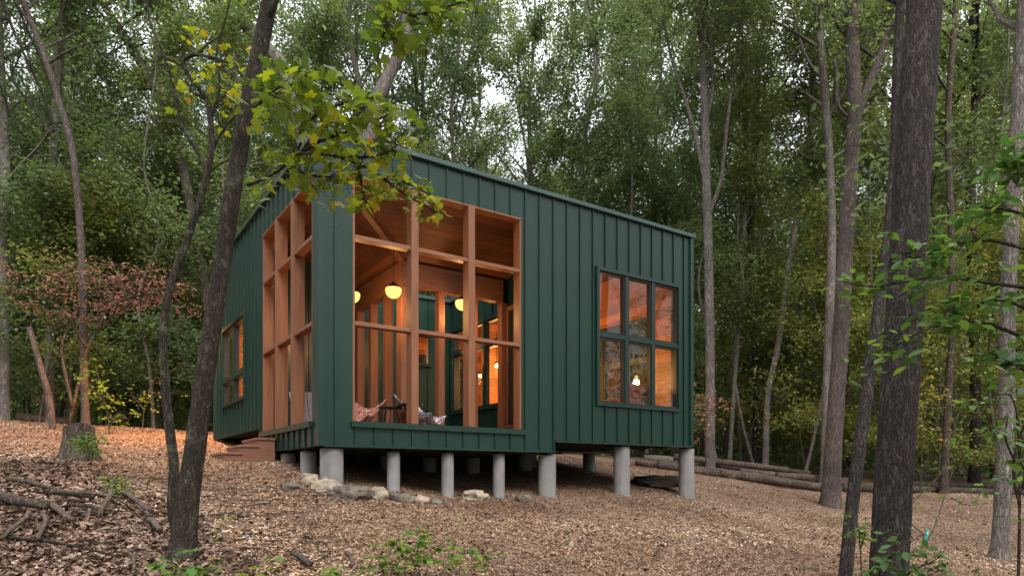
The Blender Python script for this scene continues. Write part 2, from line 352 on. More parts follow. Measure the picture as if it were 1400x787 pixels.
def make_tree(name,path,radii,bark,leafm,start,nl,limb,per,lsize=.1,label=None,cat='tree',group=None,loc=(0,0,0),
              lean=.9,lev2=6,lev3=4,flat=0,clump=.38,extra=None,sides=10,shape=RHOMB,flare=True,jit=0.04,kids=True):
    mb=MB(); sp=smooth_path(path,4)
    rad=[]; 
    for i in range(len(sp)):
        f=i/(len(sp)-1)*(len(radii)-1); k=min(int(f),len(radii)-2); rad.append(radii[k]+(radii[k+1]-radii[k])*(f-k))
    if flare: rad[0]*=1.3; rad[1]*=1.08
    sp=[sp[0]-Vector((0,0,.35))]+sp; rad=[rad[0]*1.25]+rad
    mb.tube(sp,rad,sides,True,jit); tips=[]
    crownize(mb,sp,rad,start,nl,limb,per,tips,lean,lev2,lev3,flat,clump)
    if extra: extra(mb,tips)
    root=empty(name,loc,label=label,cat=cat,group=group)
    mb.build('trunk',bark,root,smooth=True)
    C=tips_to_leaves(tips,per,flat=flat*.5); sz=lsize*rng.uniform(.65,1.25,len(C))
    # clumps of lighter and darker foliage
    base=.42+.2*np.sin(C[:,0]*1.9+2)*np.sin(C[:,1]*1.7)*np.sin(C[:,2]*1.5+1)+rng.normal(0,.16,len(C))
    me=leafmesh('crown',C,sz,leafm,shape,tint=np.clip(base,0,1))
    o=bpy.data.objects.new('crown',me); link(o,root)
    return root
def copy_tree(o,loc,rz,s,label,group=None):
    c=o.copy(); COL.objects.link(c); c.location=loc; c.rotation_euler=(random.uniform(-.03,.03),random.uniform(-.03,.03),rz); c.scale=(s,s,s*random.uniform(.92,1.1))
    c['label']=label
    if group: c['group']=group
    for ch in list(o.children):
        k=ch.copy(); COL.objects.link(k); k.parent=c
    return c
HOUSE_A=Vector((-2.587,9.11,0)); HROT=math.atan2(.557,.831)
def to_uv(x,y):
    dx,dy=x+2.587,y-9.11; return dx*.831+dy*.557, -dx*.557+dy*.831
def straight(h,lean=(0,0),wig=.25,n=7):
    return [Vector((lean[0]*h*i/n+random.gauss(0,wig)*(i>0),lean[1]*h*i/n+random.gauss(0,wig)*(i>0),h*i/n)) for i in range(n+1)]

protos=[]; labels_tall=[]
def add_protos():
    specs=[ # h, r, start, nl, limb, per, lsize, bark, leaf
     (19,.15,.36,20,3.5,25,.13,'bark_grey','leaf_oak',.9),
     (17,.11,.30,21,2.8,25,.125,'bark_mid','leaf_oak',.85),
     (21,.17,.38,20,4.0,25,.13,'bark_fur','leaf_oak',.95),
     (18,.10,.30,21,2.6,25,.125,'bark_grey','leaf_yel',.8),
     (20,.14,.32,21,3.4,26,.13,'bark_mid','leaf_dk',.9),
     (16,.09,.40,16,2.3,30,.13,'bark_grey','leaf_oak',.7),
     (15,.055,.50,12,1.7,26,.12,'bark_grey','leaf_oak',.6)]
    for h,r,st,nl,li,per,ls,bk,lf,le in specs:
        t=make_tree('forest_tree',straight(h,(random.uniform(-.03,.03),random.uniform(-.03,.03))),[r,r*.85,r*.72,r*.5,r*.15],M[bk],M[lf],st,nl,li,per,ls,lean=le,sides=9,clump=.27)
        protos.append(t)
add_protos()
under=[]
for h,r,st,nl,li,per,lf,fl in [(7.5,.06,.14,17,2.3,24,'leaf_oak',.5),(6,.045,.12,15,2.0,24,'leaf_yel',.6),(8.5,.07,.18,17,2.4,24,'leaf_dk',.45),(5,.035,.1,13,1.7,22,'leaf_dk',.5)]:
    under.append(make_tree('understory_tree',straight(h,wig=.18,n=6),[r,r*.7,r*.4,.01],M['bark_mid'],M[lf],st,nl,li,per+8,.11,lean=1.05,flat=fl,lev2=6,lev3=4,sides=6))

# random forest fill --------------------------------------------------
placed=[]
def ok(x,y,dm):
    for a,b in placed:
        if (a-x)**2+(b-y)**2<dm*dm: return False
    return True
def region_word(x,y):
    r=x/y
    if r<-.42: s='left of the cabin'
    elif r<.0: s='behind the tall cabin corner'
    elif r<.27: s='behind the long cabin roof'
    elif r<.5: s='right beyond the logs'
    else: s='at far right'
    return s
used=set()
kinds=['broad grey-barked tree','slim brown-barked tree','tall furrowed-bark oak','yellowing slender tree','dark dense-crowned tree','narrow pale-trunked tree','slender pole-like tree']
ukinds=['small leafy green tree','small yellow-green tree','lanky dark green tree','low dark sapling']
def place(plist,k,x,y,s,klist):
    w=region_word(x,y) if y>0 else 'behind the camera'
    depth='near the clearing edge' if y<25 else 'deeper in the wood' if y<36 else 'far back in the wood'
    lab=f'{klist[k]} {depth}, {w}'
    grp=f'{klist[k]}s {depth} {w}'
    loc=(x,y,g1(x,y)-.05)
    o=plist[k]
    if (id(plist),k) not in used:
        used.add((id(plist),k)); o.location=loc; o.scale=(s,s,s); o['label']=lab; o['group']=grp; return o
    return copy_tree(o,loc,random.uniform(0,6.28),s,lab,grp)
rr=random.Random(31)
def fill(n,plist,klist,y0,y1,dm,edge,smin,smax,rlim=.95):
    c=0; tries=0
    while c<n and tries<8000:
        tries+=1
        y=rr.uniform(y0,y1); x=rr.uniform(-rlim,rlim)*y
        u,v=to_uv(x,y)
        if -3<u<10.5 and -3<v<10.5: continue
        e=edge+(0 if x<-4 else 3.5 if x<5 else 1.5)
        if y<e+rr.uniform(0,2): continue
        if not ok(x,y,dm): continue
        # keep the brighter breaks in the canopy
        r=x/y
        if klist is kinds and ((-.0<r<.03) or (.40<r<.44)) and rr.random()<.6: continue
        placed.append((x,y)); place(plist,rr.randrange(len(plist)),x,y,rr.uniform(smin,smax),klist); c+=1
poles=[(-12.6,19.2),(-9.9,18.7),(-8.1,20.6),(-15.6,19.6),(6.2,20.4),(7.5,20.9),(8.6,19.9),(9.9,20.6),(11.4,20.1),(12.6,20.9),(13.9,19.2),(15.2,20.6),(4.6,22.8),(-6.6,22.5),(-11.2,21),(-13.9,22.3),(10.8,23),(8,23.6)]
for _x,_y in poles: placed.append((_x,_y)); place(protos,6,_x,_y,rr.uniform(.85,1.15),kinds)
for _x,_y,_k in [(-5.4,25,0),(-3.6,29,4),(-2.3,25.5,1),(-6.6,31,2),(-.9,32,0),(-4.6,33,4),(.6,27,5)]: placed.append((_x,_y)); place(protos,_k,_x,_y,rr.uniform(1,1.15),kinds)
placed+= [(-13,16),(-14.5,17),(-11.5,18)]
fill(20,protos,kinds,21.5,30,2.3,21.5,.85,1.1,.9)
fill(58,protos,kinds,26,50,2.2,21.5,.9,1.2,.9)
for _x in [(-15.5,18.5,0),(-13,19.3,2),(-11.2,18.7,1),(-9.6,20,0),(-17,20.5,2),(-8,19.6,3),(-14.2,20.8,0),(-11.8,21.5,2),(-12.3,17.6,3),(-7.2,21.3,0),(9.3,19.3,1),(11.8,18.6,1),(14.8,19.6,1),(13.2,22.5,1),(10.4,21.8,1),(16.8,21,1),(8.0,22.5,1),(6.2,21.5,0)]:
    placed.append(_x[:2]); place(under,_x[2],_x[0],_x[1],rr.uniform(.8,1.15),ukinds)
fill(42,under,ukinds,20.5,32,1.4,20.5,.7,1.3,.9)
fill(46,under,ukinds,28,48,1.7,20.5,.9,1.6,.9)
# trees outside the frame: they close the clearing and show in the window glass
for x,y in [(-10,-9),(-4,-13),(3,-15),(9,-11),(14,-6),(17,2),(19,10),(-17,-2),(-18,6),(-19,13),(16,-16),(-14,-18),(22,18)]:
    place(protos,rr.randrange(6),x,y,rr.uniform(.85,1.1),kinds)

# far wood as one mass
def far_wood():
    n=420000
    ang=rng.uniform(-1.15,1.15,n); d=rng.uniform(50,64,n); x=np.tan(ang*.75)*d; h=rng.random(n)**1.7*22
    y=d+rng.normal(0,1,n)
    cl=np.sin(x*.55)*np.sin(h*.5+x*.2)+.5*np.sin(x*1.7+3)*np.sin(h*1.3)
    keep=((cl+rng.normal(0,.5,n)>-.35)|(h<7))&(h<19+2.5*np.sin(x*.35))
    x,y,h=x[keep],y[keep],h[keep]
    C=np.stack([x,y,gz(x,y)+h],-1)
    me=leafmesh('far_woods',C,.42*rng.uniform(.6,1.3,len(C)),M['leaf_oak'],tint=np.clip(rng.normal(.35,.2,len(C)),0,1))
    o=bpy.data.objects.new('far_woods',me); link(o); tag(o,'distant mass of green leaves closing the view through the trunks','woods',kind='stuff')
far_wood()
def far_wood_behind():
    n=110000; ang=rng.uniform(0,2*math.pi,n); d=rng.uniform(30,38,n); x=np.sin(ang)*d; y=np.cos(ang)*d; h=rng.random(n)**1.4*12
    k=(y<abs(x)*.75)&(np.sin(x*.5)*np.sin(h*.5+y*.3)+rng.normal(0,.6,n)>-.4)
    x,y,h=x[k],y[k],h[k]; C=np.stack([x,y,gz(x,y)+h],-1)
    me=leafmesh('surrounding_woods',C,.5*rng.uniform(.6,1.3,len(C)),M['leaf_dk'],tint=np.clip(rng.normal(.35,.2,len(C)),0,1))
    o=bpy.data.objects.new('surrounding_woods',me); link(o); tag(o,'mass of green leaves around the sides of the clearing, reflected in the panes','woods',kind='stuff')
far_wood_behind()

# ------------------------------------------------------------------ individual trees
def px_path(pts,d,dd=0,base=None):
    """points along a trunk, at depth d drifting to d+dd"""
    out=[]; n=len(pts)
    for i,(a,b) in enumerate(pts): out.append(P(a,b,d+dd*i/(n-1)))
    return out
def hero(name,pts,d,dd,radii,bark,leaf,start,nl,limb,per,label,ls=.1,top=None,**k):
    w=px_path(pts,d,dd)
    b=w[0]; g=g1(b.x,b.y)
    root=Vector((b.x,b.y,g))
    if g<b.z-.05: w=[Vector((b.x-(w[1].x-b.x)*(b.z-g)/max(w[1].z-b.z,.3),b.y,g))]+w; 
    else: w[0]=Vector((b.x,b.y,g))
    if top:
        e=w[-1]; dr=(w[-1]-w[-2]).normalized()
        for i in range(1,4): w.append(e+dr*((top-e.z)*i/3)/max(dr.z,.3)+Vector((random.gauss(0,.12),random.gauss(0,.12),0)))
    root=w[0].copy()
    placed.append((root.x,root.y))
    return make_tree(name,[p-root for p in w],radii,M[bark],M[leaf],start,nl,limb,per,ls,label=label,loc=root,**k)

# big leaning maple, left foreground, with its second stem
def maple_extra(mb,tips): pass
T1r=[None]
def stem2(mb,tips):
    o=T1r[0]
    def path(pts,d,rad,n=8,dd=0):
        sp=smooth_path([p-o for p in px_path(pts,d,dd)],4); m=len(sp)
        mb.tube(sp,[rad[0]+(rad[1]-rad[0])*i/(m-1) for i in range(m)],n,True,.05); return sp
    path([(243,735),(236,690),(238,640),(229,560),(223,460),(233,392),(258,322),(284,236),(289,180),(284,137)],5.7,(.05,.024),8,.5)
    path([(284,137),(256,100),(250,84),(268,75),(300,82),(326,92)],6.2,(.022,.008),6)
    path([(284,232),(262,195),(245,165),(238,120),(222,70),(205,30),(200,-40)],6.2,(.02,.008),6)
    path([(287,218),(298,190),(318,162),(342,150)],6.2,(.014,.006),5)
    path([(286,236),(305,222),(330,215)],6.2,(.012,.006),5)
    path([(286,170),(300,120),(296,70),(310,20),(320,-40)],6.2,(.015,.005),5)
p0=P(249,752,5.6)
T1r[0]=Vector((p0.x,p0.y,g1(p0.x,p0.y)))
t1=hero('maple_tree',[(249,752),(256,690),(270,590),(287,470),(302,370),(320,250),(342,130),(369,0),(385,-90)],5.6,.5,[.11,.088,.078,.073,.07,.068,.065,.058,.045],'bark_dark','leaf_maple',.62,12,2.0,6,
   'leaning dark-barked maple in the left foreground with a thin crooked second stem',.09,top=11,extra=stem2,sides=26,jit=.035)
T2=hero('oak_tree',[(1214,800),(1219,700),(1229,540),(1240,380),(1248,220),(1258,80),(1264,-40)],5.6,.3,[.155,.147,.144,.142,.14,.136,.125,.08],'bark_fur','leaf_oak',.78,10,2.6,14,
   'thick straight furrowed trunk in the right foreground, widest trunk in view',.1,top=13,sides=48,jit=.03)
hero('forest_tree',[(1156,785),(1164,700),(1178,590),(1193,480),(1206,390),(1216,310),(1224,200),(1228,60)],6.9,.8,[.07,.066,.064,.06,.055,.05,.04,.03],'bark_fur','leaf_oak',.62,9,1.8,12,
   'slender dark trunk leaning right to pass behind the thick foreground trunk',top=12,sides=20,jit=.03)
def fork4(mb,tips):
    o=F4[0]; pts=[P(a,b,15)-o for a,b in [(1167,165),(1178,140),(1196,95),(1212,50),(1226,0),(1232,-60),(1236,-120)]]
    sp=smooth_path(pts,3); rad=[.12-.006*i for i in range(len(sp))]; mb.tube(sp,rad,10,True,.03)
    crownize(mb,sp,rad,.35,8,2.4,20,tips)
    sp=smooth_path([P(a,b,15)-o for a,b in [(1162,162),(1148,148),(1144,130),(1144,100),(1140,82)]],3); mb.tube(sp,.035,6,True,.05)
F4=[None]; q=P(1135,690,15); F4[0]=Vector((q.x,q.y,g1(q.x,q.y)))
hero('forest_tree',[(1135,690),(1140,600),(1147,500),(1154,380),(1160,270),(1168,165),(1166,80),(1164,0),(1163,-80)],15,.0,[.20,.175,.165,.16,.145,.14,.10,.08,.05],'bark_red','leaf_oak',.66,12,2.8,22,
   'tall reddish-grey forked tree standing in the wood chips left of the thick trunk',top=16,extra=fork4,sides=20,jit=.025)
hero('forest_tree',[(1128,662),(1130,560),(1134,440),(1137,330),(1134,220),(1127,120),(1118,20)],18,.3,[.13,.12,.115,.105,.095,.08,.06],'bark_grey','leaf_yel',.45,16,2.6,22,
   'pale straight trunk just left of and behind the reddish forked tree',top=18)
hero('forest_tree',[(1366,772),(1371,680),(1376,560),(1378,420),(1383,300),(1390,180),(1397,60),(1403,-60)],10.2,.3,[.12,.11,.105,.10,.097,.094,.09,.07],'bark_grey','leaf_yel',.6,13,2.4,20,
   'greyish trunk at the right edge rising from the wood chips',top=15,sides=16)
hero('forest_tree',[(1290,672),(1296,560),(1302,430),(1300,300),(1296,160),(1306,20)],17.5,.3,[.10,.085,.08,.075,.06,.04],'bark_mid','leaf_yel',.35,16,2.4,22,'thin trunk with yellowing leaves between the two right-hand trunks',top=16)
hero('forest_tree',[(1332,665),(1334,560),(1331,400),(1327,250),(1336,100),(1330,-20)],20,.3,[.16,.14,.135,.13,.11,.08],'bark_fur','leaf_oak',.4,16,3.2,24,'straight brown trunk in the wood behind the right edge saplings',top=19)
def br8(mb,tips):
    o=F8[0]
    for pts in ([(965,300),(985,250),(992,190),(1000,120),(1012,40),(1015,-40)],[(966,260),(952,190),(935,130),(918,80),(905,20)],[(964,170),(975,120),(972,60),(980,-20)]):
        sp=smooth_path([P(a,b,19)-o for a,b in pts],3); rad=[.07-.0035*i for i in range(len(sp))]; mb.tube(sp,rad,7,True,.03)
        crownize(mb,sp,rad,.3,6,2.0,20,tips)
F8=[None]; q=P(971,622,19); F8[0]=Vector((q.x,q.y,g1(q.x,q.y)))
hero('forest_tree',[(971,622),(971,520),(970,420),(968,330),(966,260),(964,170),(962,110)],19,0,[.15,.13,.125,.12,.11,.08,.05],'bark_grey','leaf_oak',.72,8,2.4,22,
   'pale grey trunk immediately right of the cabin end wall with branching top',top=14,extra=br8,sides=14)
hero('forest_tree',[(998,622),(1003,540),(1010,450),(1014,380),(1020,250),(1016,120)],21,0,[.075,.065,.06,.05,.04,.02],'bark_grey','leaf_oak',.45,12,2,20,'very thin pale trunk second to the right of the cabin',top=15)
hero('forest_tree',[(1047,622),(1050,540),(1064,470),(1078,370),(1092,280),(1105,200),(1112,120)],20,.2,[.10,.09,.085,.08,.07,.06,.04],'bark_grey','leaf_oak',.5,13,2,20,'pale thin trunk leaning right, between the cabin and the forked tree',top=15)
hero('forest_tree',[(1033,630),(1034,540),(1030,440),(1026,350),(1032,200),(1038,60)],23,.2,[.12,.11,.105,.1,.08,.05],'bark_fur','leaf_oak',.4,15,2.6,22,'dark thin trunk behind the pale leaning one right of the cabin',top=18)
hero('forest_tree',[(68,560),(68,480),(70,400),(66,300),(72,210),(78,120),(86,30)],18,.2,[.13,.12,.115,.11,.10,.085,.06],'bark_grey','leaf_dk',.42,18,3,24,'grey trunk at left rising through the red-leaved branches',top=17)
hero('forest_tree',[(117,582),(115,500),(113,390),(108,290),(98,200),(78,130),(62,80),(42,30),(25,-20)],16,.2,[.09,.085,.08,.075,.07,.065,.055,.04,.03],'bark_red','leaf_dk',.5,14,2.2,22,'thin reddish trunk at left bending away to the upper left',top=15)
hero('forest_tree',[(5,575),(7,480),(4,380),(8,250),(2,120),(-4,0)],17,.2,[.12,.11,.105,.10,.09,.07],'bark_grey','leaf_dk',.36,17,2.8,22,'dark trunk at the extreme left edge',top=16)
hero('forest_tree',[(460,560),(485,330),(508,165),(528,110),(545,75),(556,30),(552,-40)],22,.2,[.26,.23,.22,.2,.16,.12,.09],'bark_grey','leaf_dk',.55,16,3.6,26,'pale leaning trunk rising from behind the cabin tall corner',top=20,sides=14)
hero('forest_tree',[(455,560),(432,300),(396,120),(365,65),(330,30),(290,-10),(262,-60)],20,.2,[.24,.22,.2,.16,.13,.11,.07],'bark_grey','leaf_oak',.55,15,3.2,22,'big pale trunk curving up-left behind the leaning maple',top=17,sides=14)
hero('forest_tree',[(300,560),(285,420),(262,290),(240,190),(205,110),(170,50),(130,-10)],19,.2,[.15,.14,.13,.12,.1,.08,.05],'bark_mid','leaf_yel',.5,14,2.8,22,'brown trunk leaning left behind the crooked second stem of the maple',top=16)

# reddening dogwood-like tree at left
def tree_red():
    q=P(88,577,15.5); o=Vector((q.x,q.y,g1(q.x,q.y)))
    mb=MB(); tips=[]
    for pts in ([(70,600),(66,520),(52,478),(40,448)],):
        pass
    stems=[[(95,580),(108,520),(120,475),(135,450),(165,430),(190,400)],[(100,560),(84,480),(92,445),(70,410),(40,395)],[(120,475),(100,440),(120,400),(150,385)],[(135,450),(150,420),(185,405),(215,402)]]
    for s in stems:
        sp=smooth_path([P(a,b,15.5+random.uniform(-.1,.1))-o for a,b in s],3); rad=[max(.008,.04-.003*i) for i in range(len(sp))]; mb.tube(sp,rad,6,True)
        crownize(mb,sp,rad,.5,9,.95,10,tips,lean=1.4,lev2=4,lev3=3,flat=.9,clump=.2)
    root=empty('dogwood_tree',o,label='small tree with flat layers of reddened leaves at the left edge of the clearing',cat='tree')
    mb.build('trunk',M['bark_mid'],root,True)
    C=tips_to_leaves(tips,4.5,flat=.7); C=C[(C[:,2]>2.4)&(C[:,2]<3.95)]
    me=leafmesh('crown',C,.085*rng.uniform(.7,1.2,len(C)),M['leaf_red'],up=1.5,tint=np.clip(rng.normal(.5,.25,len(C)),0,1)); link(bpy.data.objects.new('crown',me),root)
tree_red()
# bare reddish leaning dead stem
def dead_stem():
    o=P(72,590,15); o.z=g1(o.x,o.y); mb=MB()
    mb.tube(smooth_path([P(a,b,15)-o for a,b in [(73,592),(66,540),(55,500),(40,447)]],3),[.075-.002*i for i in range(10)],9,True,.06)
    r=mb.build('dead_trunk',M['bark_red'],None,True); r.location=o; tag(r,'bare broken reddish stem leaning left at the clearing edge','dead tree')
dead_stem()

# small saplings and shrubs -------------------------------------------------
def sapling(name,stems,d,label,leafm,shape,n,ls,spread,stem_mat='bark_mid',r0=.012,tint=(.5,.25),up=1.0,cat='sapling',dd=0,tstart=.3,group=None,base=None,twigs=True):
    o=P(stems[0][0][0],stems[0][0][1],d)
    if base: o=base.copy()
    else: o.z=min(o.z,g1(o.x,o.y))
    mb=MB(); C=[]
    for s in stems:
        pts=px_path(s,d,dd); sp=smooth_path([p-o for p in pts],5); m=len(sp)
        mb.tube(sp,[r0*(1-.75*i/(m-1)) for i in range(m)],6,True)
        for j in range(n):
            t=tstart+(1-tstart)*random.random(); p,dr=lerp_path(sp,min(t,.999))
            off=Vector((random.gauss(0,1),random.gauss(0,1),random.gauss(0,.55)))*spread; q=p+off
            if twigs and j%2==0: mb.tube([p,p.lerp(q,.5)+Vector((0,0,.02)),q],[.003,.002,.0012],3,False)
            if j%2==0:
                for _ in range(3): C.append(q+Vector((random.gauss(0,.3),random.gauss(0,.3),random.gauss(0,.15)))*max(ls,.06))
            else: C.append(q)
    root=empty(name,o,label=label,cat=cat,group=group)
    mb.build('stem',M[stem_mat],root,True)
    C=np.array([tuple(c) for c in C])
    me=leafmesh('foliage',C,ls*rng.uniform(.6,1.15,len(C)),M[leafm],shape,up=up,down=.5,tint=np.clip(rng.normal(tint[0],tint[1],len(C)),0,1))
    link(bpy.data.objects.new('foliage',me),root); return root
# maple spray: leafy low boughs of the leaning maple (parts of that tree)
def maple_bough(stems,d,n,ls,spread,tint,up=.7,dd=0):
    mb=MB(); C=[]; o=t1.location
    for s in stems:
        sp=smooth_path([p-o for p in px_path(s,d,dd)],5); m=len(sp)
        mb.tube(sp,[.014*(1-.8*i/(m-1)) for i in range(m)],6,True)
        for j in range(n):
            t=.12+.88*random.random(); p,dr=lerp_path(sp,min(t,.999)); q=p+Vector((random.gauss(0,1),random.gauss(0,1),random.gauss(0,.75)))*spread
            mb.tube([p,p.lerp(q,.5)+Vector((0,0,.02)),q],[.003,.002,.0012],3,False)
            C.append(q); C.append(q+Vector((random.gauss(0,.4),random.gauss(0,.4),random.gauss(0,.4)))*ls)
    b=mb.build('bough',M['bark_dark'],t1,True)
    C=np.array([tuple(c) for c in C])
    me=leafmesh('bough_leaves',C,ls*rng.uniform(.55,1.15,len(C)),M['leaf_maple'],MAPLE,up=up,down=.9,tint=np.clip(rng.normal(tint,.2,len(C)),0,1))
    link(bpy.data.objects.new('bough_leaves',me),b)
bpy.context.view_layer.update()
maple_bough([[(338,253),(362,244),(390,226),(410,200),(416,170),(410,140),(396,115)],[(416,170),(445,150),(475,142),(500,152)],[(345,150),(375,125),(400,108),(440,125)]],5.6,50,.11,.14,.36,dd=-.3)
maple_bough([[(405,212),(440,192),(470,182),(500,168),(528,160)],[(395,228),(420,238),(445,242),(470,240)],[(470,213),(500,215),(530,208),(546,196)]],5.4,42,.095,.12,.5)
maple_bough([[(405,210),(450,212),(490,225),(520,240),(548,262)],[(490,225),(494,250),(500,282)]],5.3,30,.085,.09,.6)
maple_bough([[(520,240),(548,262),(575,278),(602,294)],[(530,240),(556,250),(580,262),(590,268)]],5.3,24,.065,.06,.55)
maple_bough([[(470,-60),(520,-10),(560,20),(600,12),(640,0),(660,-10)],[(540,10),(530,35),(522,55)],[(560,20),(590,30),(600,40)]],5.0,26,.11,.13,.28)
maple_bough([[(284,137),(262,125),(262,110)],[(289,160),(300,140),(315,120)],[(268,75),(285,60),(300,50)],[(300,82),(310,100),(322,105)]],6.2,12,.075,.11,.75)

# beech sapling at the right edge
beech=[[(1420,345),(1350,328),(1300,336),(1250,352),(1232,345)],[(1420,395),(1340,385),(1290,378),(1230,386),(1190,392),(1150,384)],[(1420,470),(1340,440),(1275,448),(1220,475),(1190,500)],[(1420,300),(1370,285),(1325,285)],[(1420,235),(1395,225),(1380,212)],[(1420,430),(1370,410),(1310,420),(1290,425)],[(1420,520),(1390,500),(1350,480)]]
sapling('beech_tree',[[(1432,860),(1430,700),(1425,500),(1422,350),(1418,200)]]+beech,4.7,'broad-leaved beech reaching in from the right edge across the thick trunk','leaf_beech',BEECH,46,.11,.10,'bark_dark',.014,(.45,.25),1.6,'tree',tstart=.25,base=Vector((3.72,4.7,g1(3.72,4.7))))
sapling('beech_sapling',[[(1198,830),(1205,775),(1235,748),(1262,730)],[(1198,830),(1240,785),(1280,764),(1292,750)],[(1198,830),(1195,790),(1222,765)],[(1198,830),(1250,795),(1290,778)]],4.9,'low beech sapling with dark leaves at the foot of the thick right trunk','leaf_beech',BEECH,16,.10,.09,'bark_dark',.008,(.3,.2),1.4)
sapling('beech_sapling',[[(1178,790),(1176,750),(1172,715),(1160,700)],[(1176,750),(1182,730),(1184,705)]],5.3,'small upright sapling between the thin leaning trunk and the thick trunk','leaf_beech',BEECH,10,.085,.06,'bark_dark',.006,(.55,.2))
sapling('beech_sapling',[[(1392,800),(1394,700),(1393,600),(1386,548),(1370,538),(1340,545)],[(1394,690),(1385,640),(1395,590)],[(1393,640),(1375,600),(1378,570)]],5.4,'dark-stemmed sapling at the lower right edge with a hooked branch','leaf_beech',BEECH,14,.085,.09,'bark_dark',.012,(.5,.25))
sapling('twiggy_sapling',[[(1235,765),(1270,735),(1300,650),(1312,600),(1316,560)],[(1270,735),(1240,700),(1290,640),(1310,565)],[(1300,680),(1330,690),(1345,660)]],7.2,'bare arching twigs with a few leaves right of the thick trunk','leaf_low',RHOMB,10,.07,.09,'wood_old',.007,(.4,.2),.8)
sapling('maple_seedling',[[(528,800),(524,775),(535,752),(545,735)],[(528,800),(520,770),(508,745)],[(528,800),(540,770),(556,750)]],5.7,'left, thinnest of the three bright green seedlings at the bottom centre','leaf_low',MAPLE,15,.07,.06,'bark_dark',.004,(.5,.3),1.6)
sapling('maple_seedling',[[(578,800),(570,762),(575,738),(588,716)],[(578,800),(562,758),(556,722)],[(578,800),(590,762),(608,738)]],5.7,'middle and tallest of the three bright green seedlings at the bottom centre','leaf_low',MAPLE,15,.075,.075,'bark_dark',.004,(.5,.3),1.6)
sapling('maple_seedling',[[(630,800),(628,775),(640,755),(655,752)],[(630,800),(645,775),(668,762)],[(630,800),(618,770),(622,745)]],5.7,'right and lowest of the three bright green seedlings at the bottom centre','leaf_low',MAPLE,12,.07,.075,'bark_dark',.004,(.5,.3),1.6)
sapling('maple_seedling',[[(240,800),(240,775),(250,762)],[(240,800),(222,785),(215,770)],[(240,800),(280,785),(300,775)]],4.9,'broad pale leaves low at the foot of the leaning maple','leaf_low',MAPLE,9,.085,.08,'bark_dark',.004,(.4,.3),2)
sapling('maple_seedling',[[(345,800),(360,785),(375,772)],[(345,800),(335,785),(330,775)]],5.0,'low leafy sprig at the bottom edge, first right of the leaning maple','leaf_low',MAPLE,8,.08,.06,'bark_dark',.004,(.4,.3),2)
sapling('maple_seedling',[[(470,800),(480,785),(500,775)],[(470,800),(462,785),(455,778)]],5.0,'low leafy sprig at the bottom edge just left of the centre seedlings','leaf_low',MAPLE,8,.075,.06,'bark_dark',.004,(.4,.3),2)
sapling('shrub',[[(152,715),(148,690),(150,655)],[(150,710),(165,690),(172,655)],[(150,710),(135,690),(128,690)],[(155,710),(180,700),(205,705)],[(150,700),(158,670),(160,650)]],7.0,'bright green leafy shrub growing out of the brushwood','leaf_low',RHOMB,46,.05,.07,'bark_dark',.006,(.45,.25),1,'shrub')
sapling('shrub',[[(122,630),(120,605),(128,600)],[(124,632),(130,615),(140,595)],[(120,630),(115,612),(112,600)]],8.9,'green leafy shrub pressed against the old stump','leaf_low',RHOMB,44,.055,.08,'bark_dark',.006,(.3,.2),1,'shrub')
sapling('yellow_sapling',[[(150,592),(146,560),(136,520),(130,500)],[(150,585),(160,565),(178,575)],[(148,560),(140,540),(160,545)],[(146,555),(120,520),(124,505)]],14.5,'yellowing sapling beside the thin reddish trunk at left','leaf_low',RHOMB,28,.10,.2,'bark_mid',.012,(.5,.3),1.2)
sapling('yellow_sapling',[[(195,590),(197,560),(205,530),(213,515)],[(197,560),(185,545),(180,540)],[(200,550),(215,540),(225,535)]],15.2,'sparse yellow sapling between the red-leaved tree and the maple stems','leaf_low',RHOMB,14,.09,.20,'bark_mid',.01,(.7,.2),1.4)
sapling('seedling',[[(15,665),(14,650),(20,643)],[(15,665),(8,655),(2,650)]],7.6,'tiny green sprig at the left edge above the brushwood','leaf_low',RHOMB,22,.045,.05,'bark_dark',.003,(.5,.2))
sapling('seedling',[[(287,760),(298,725),(308,705)]],6.0,'single thin sprig right of the leaning maple foot','leaf_low',MAPLE,5,.05,.03,'bark_dark',.003,(.5,.2))
sapling('orange_sapling',[[(955,625),(958,580),(962,545)],[(957,590),(948,560),(946,540)],[(957,590),(975,560),(982,550)]],17.5,'small sapling with orange and crimson leaves by the cabin end wall','leaf_red',RHOMB,34,.11,.26,'bark_mid',.01,(.5,.3),1.2)
sapling('yellow_sapling',[[(1258,668),(1260,600),(1255,540),(1262,500)],[(1258,600),(1235,570),(1228,545)],[(1258,570),(1280,545),(1290,520)]],16.5,'yellow-leaved sapling behind the thick right trunk','leaf_yel',RHOMB,46,.12,.35,'bark_mid',.014,(.8,.2),1.2)
sapling('yellow_sapling',[[(1100,640),(1090,560),(1085,500),(1075,470)],[(1092,570),(1060,540),(1050,520)]],20,'yellow-green sapling between the leaning pale trunk and the forked tree','leaf_yel',RHOMB,46,.13,.4,'bark_mid',.014,(.6,.25),1.2)

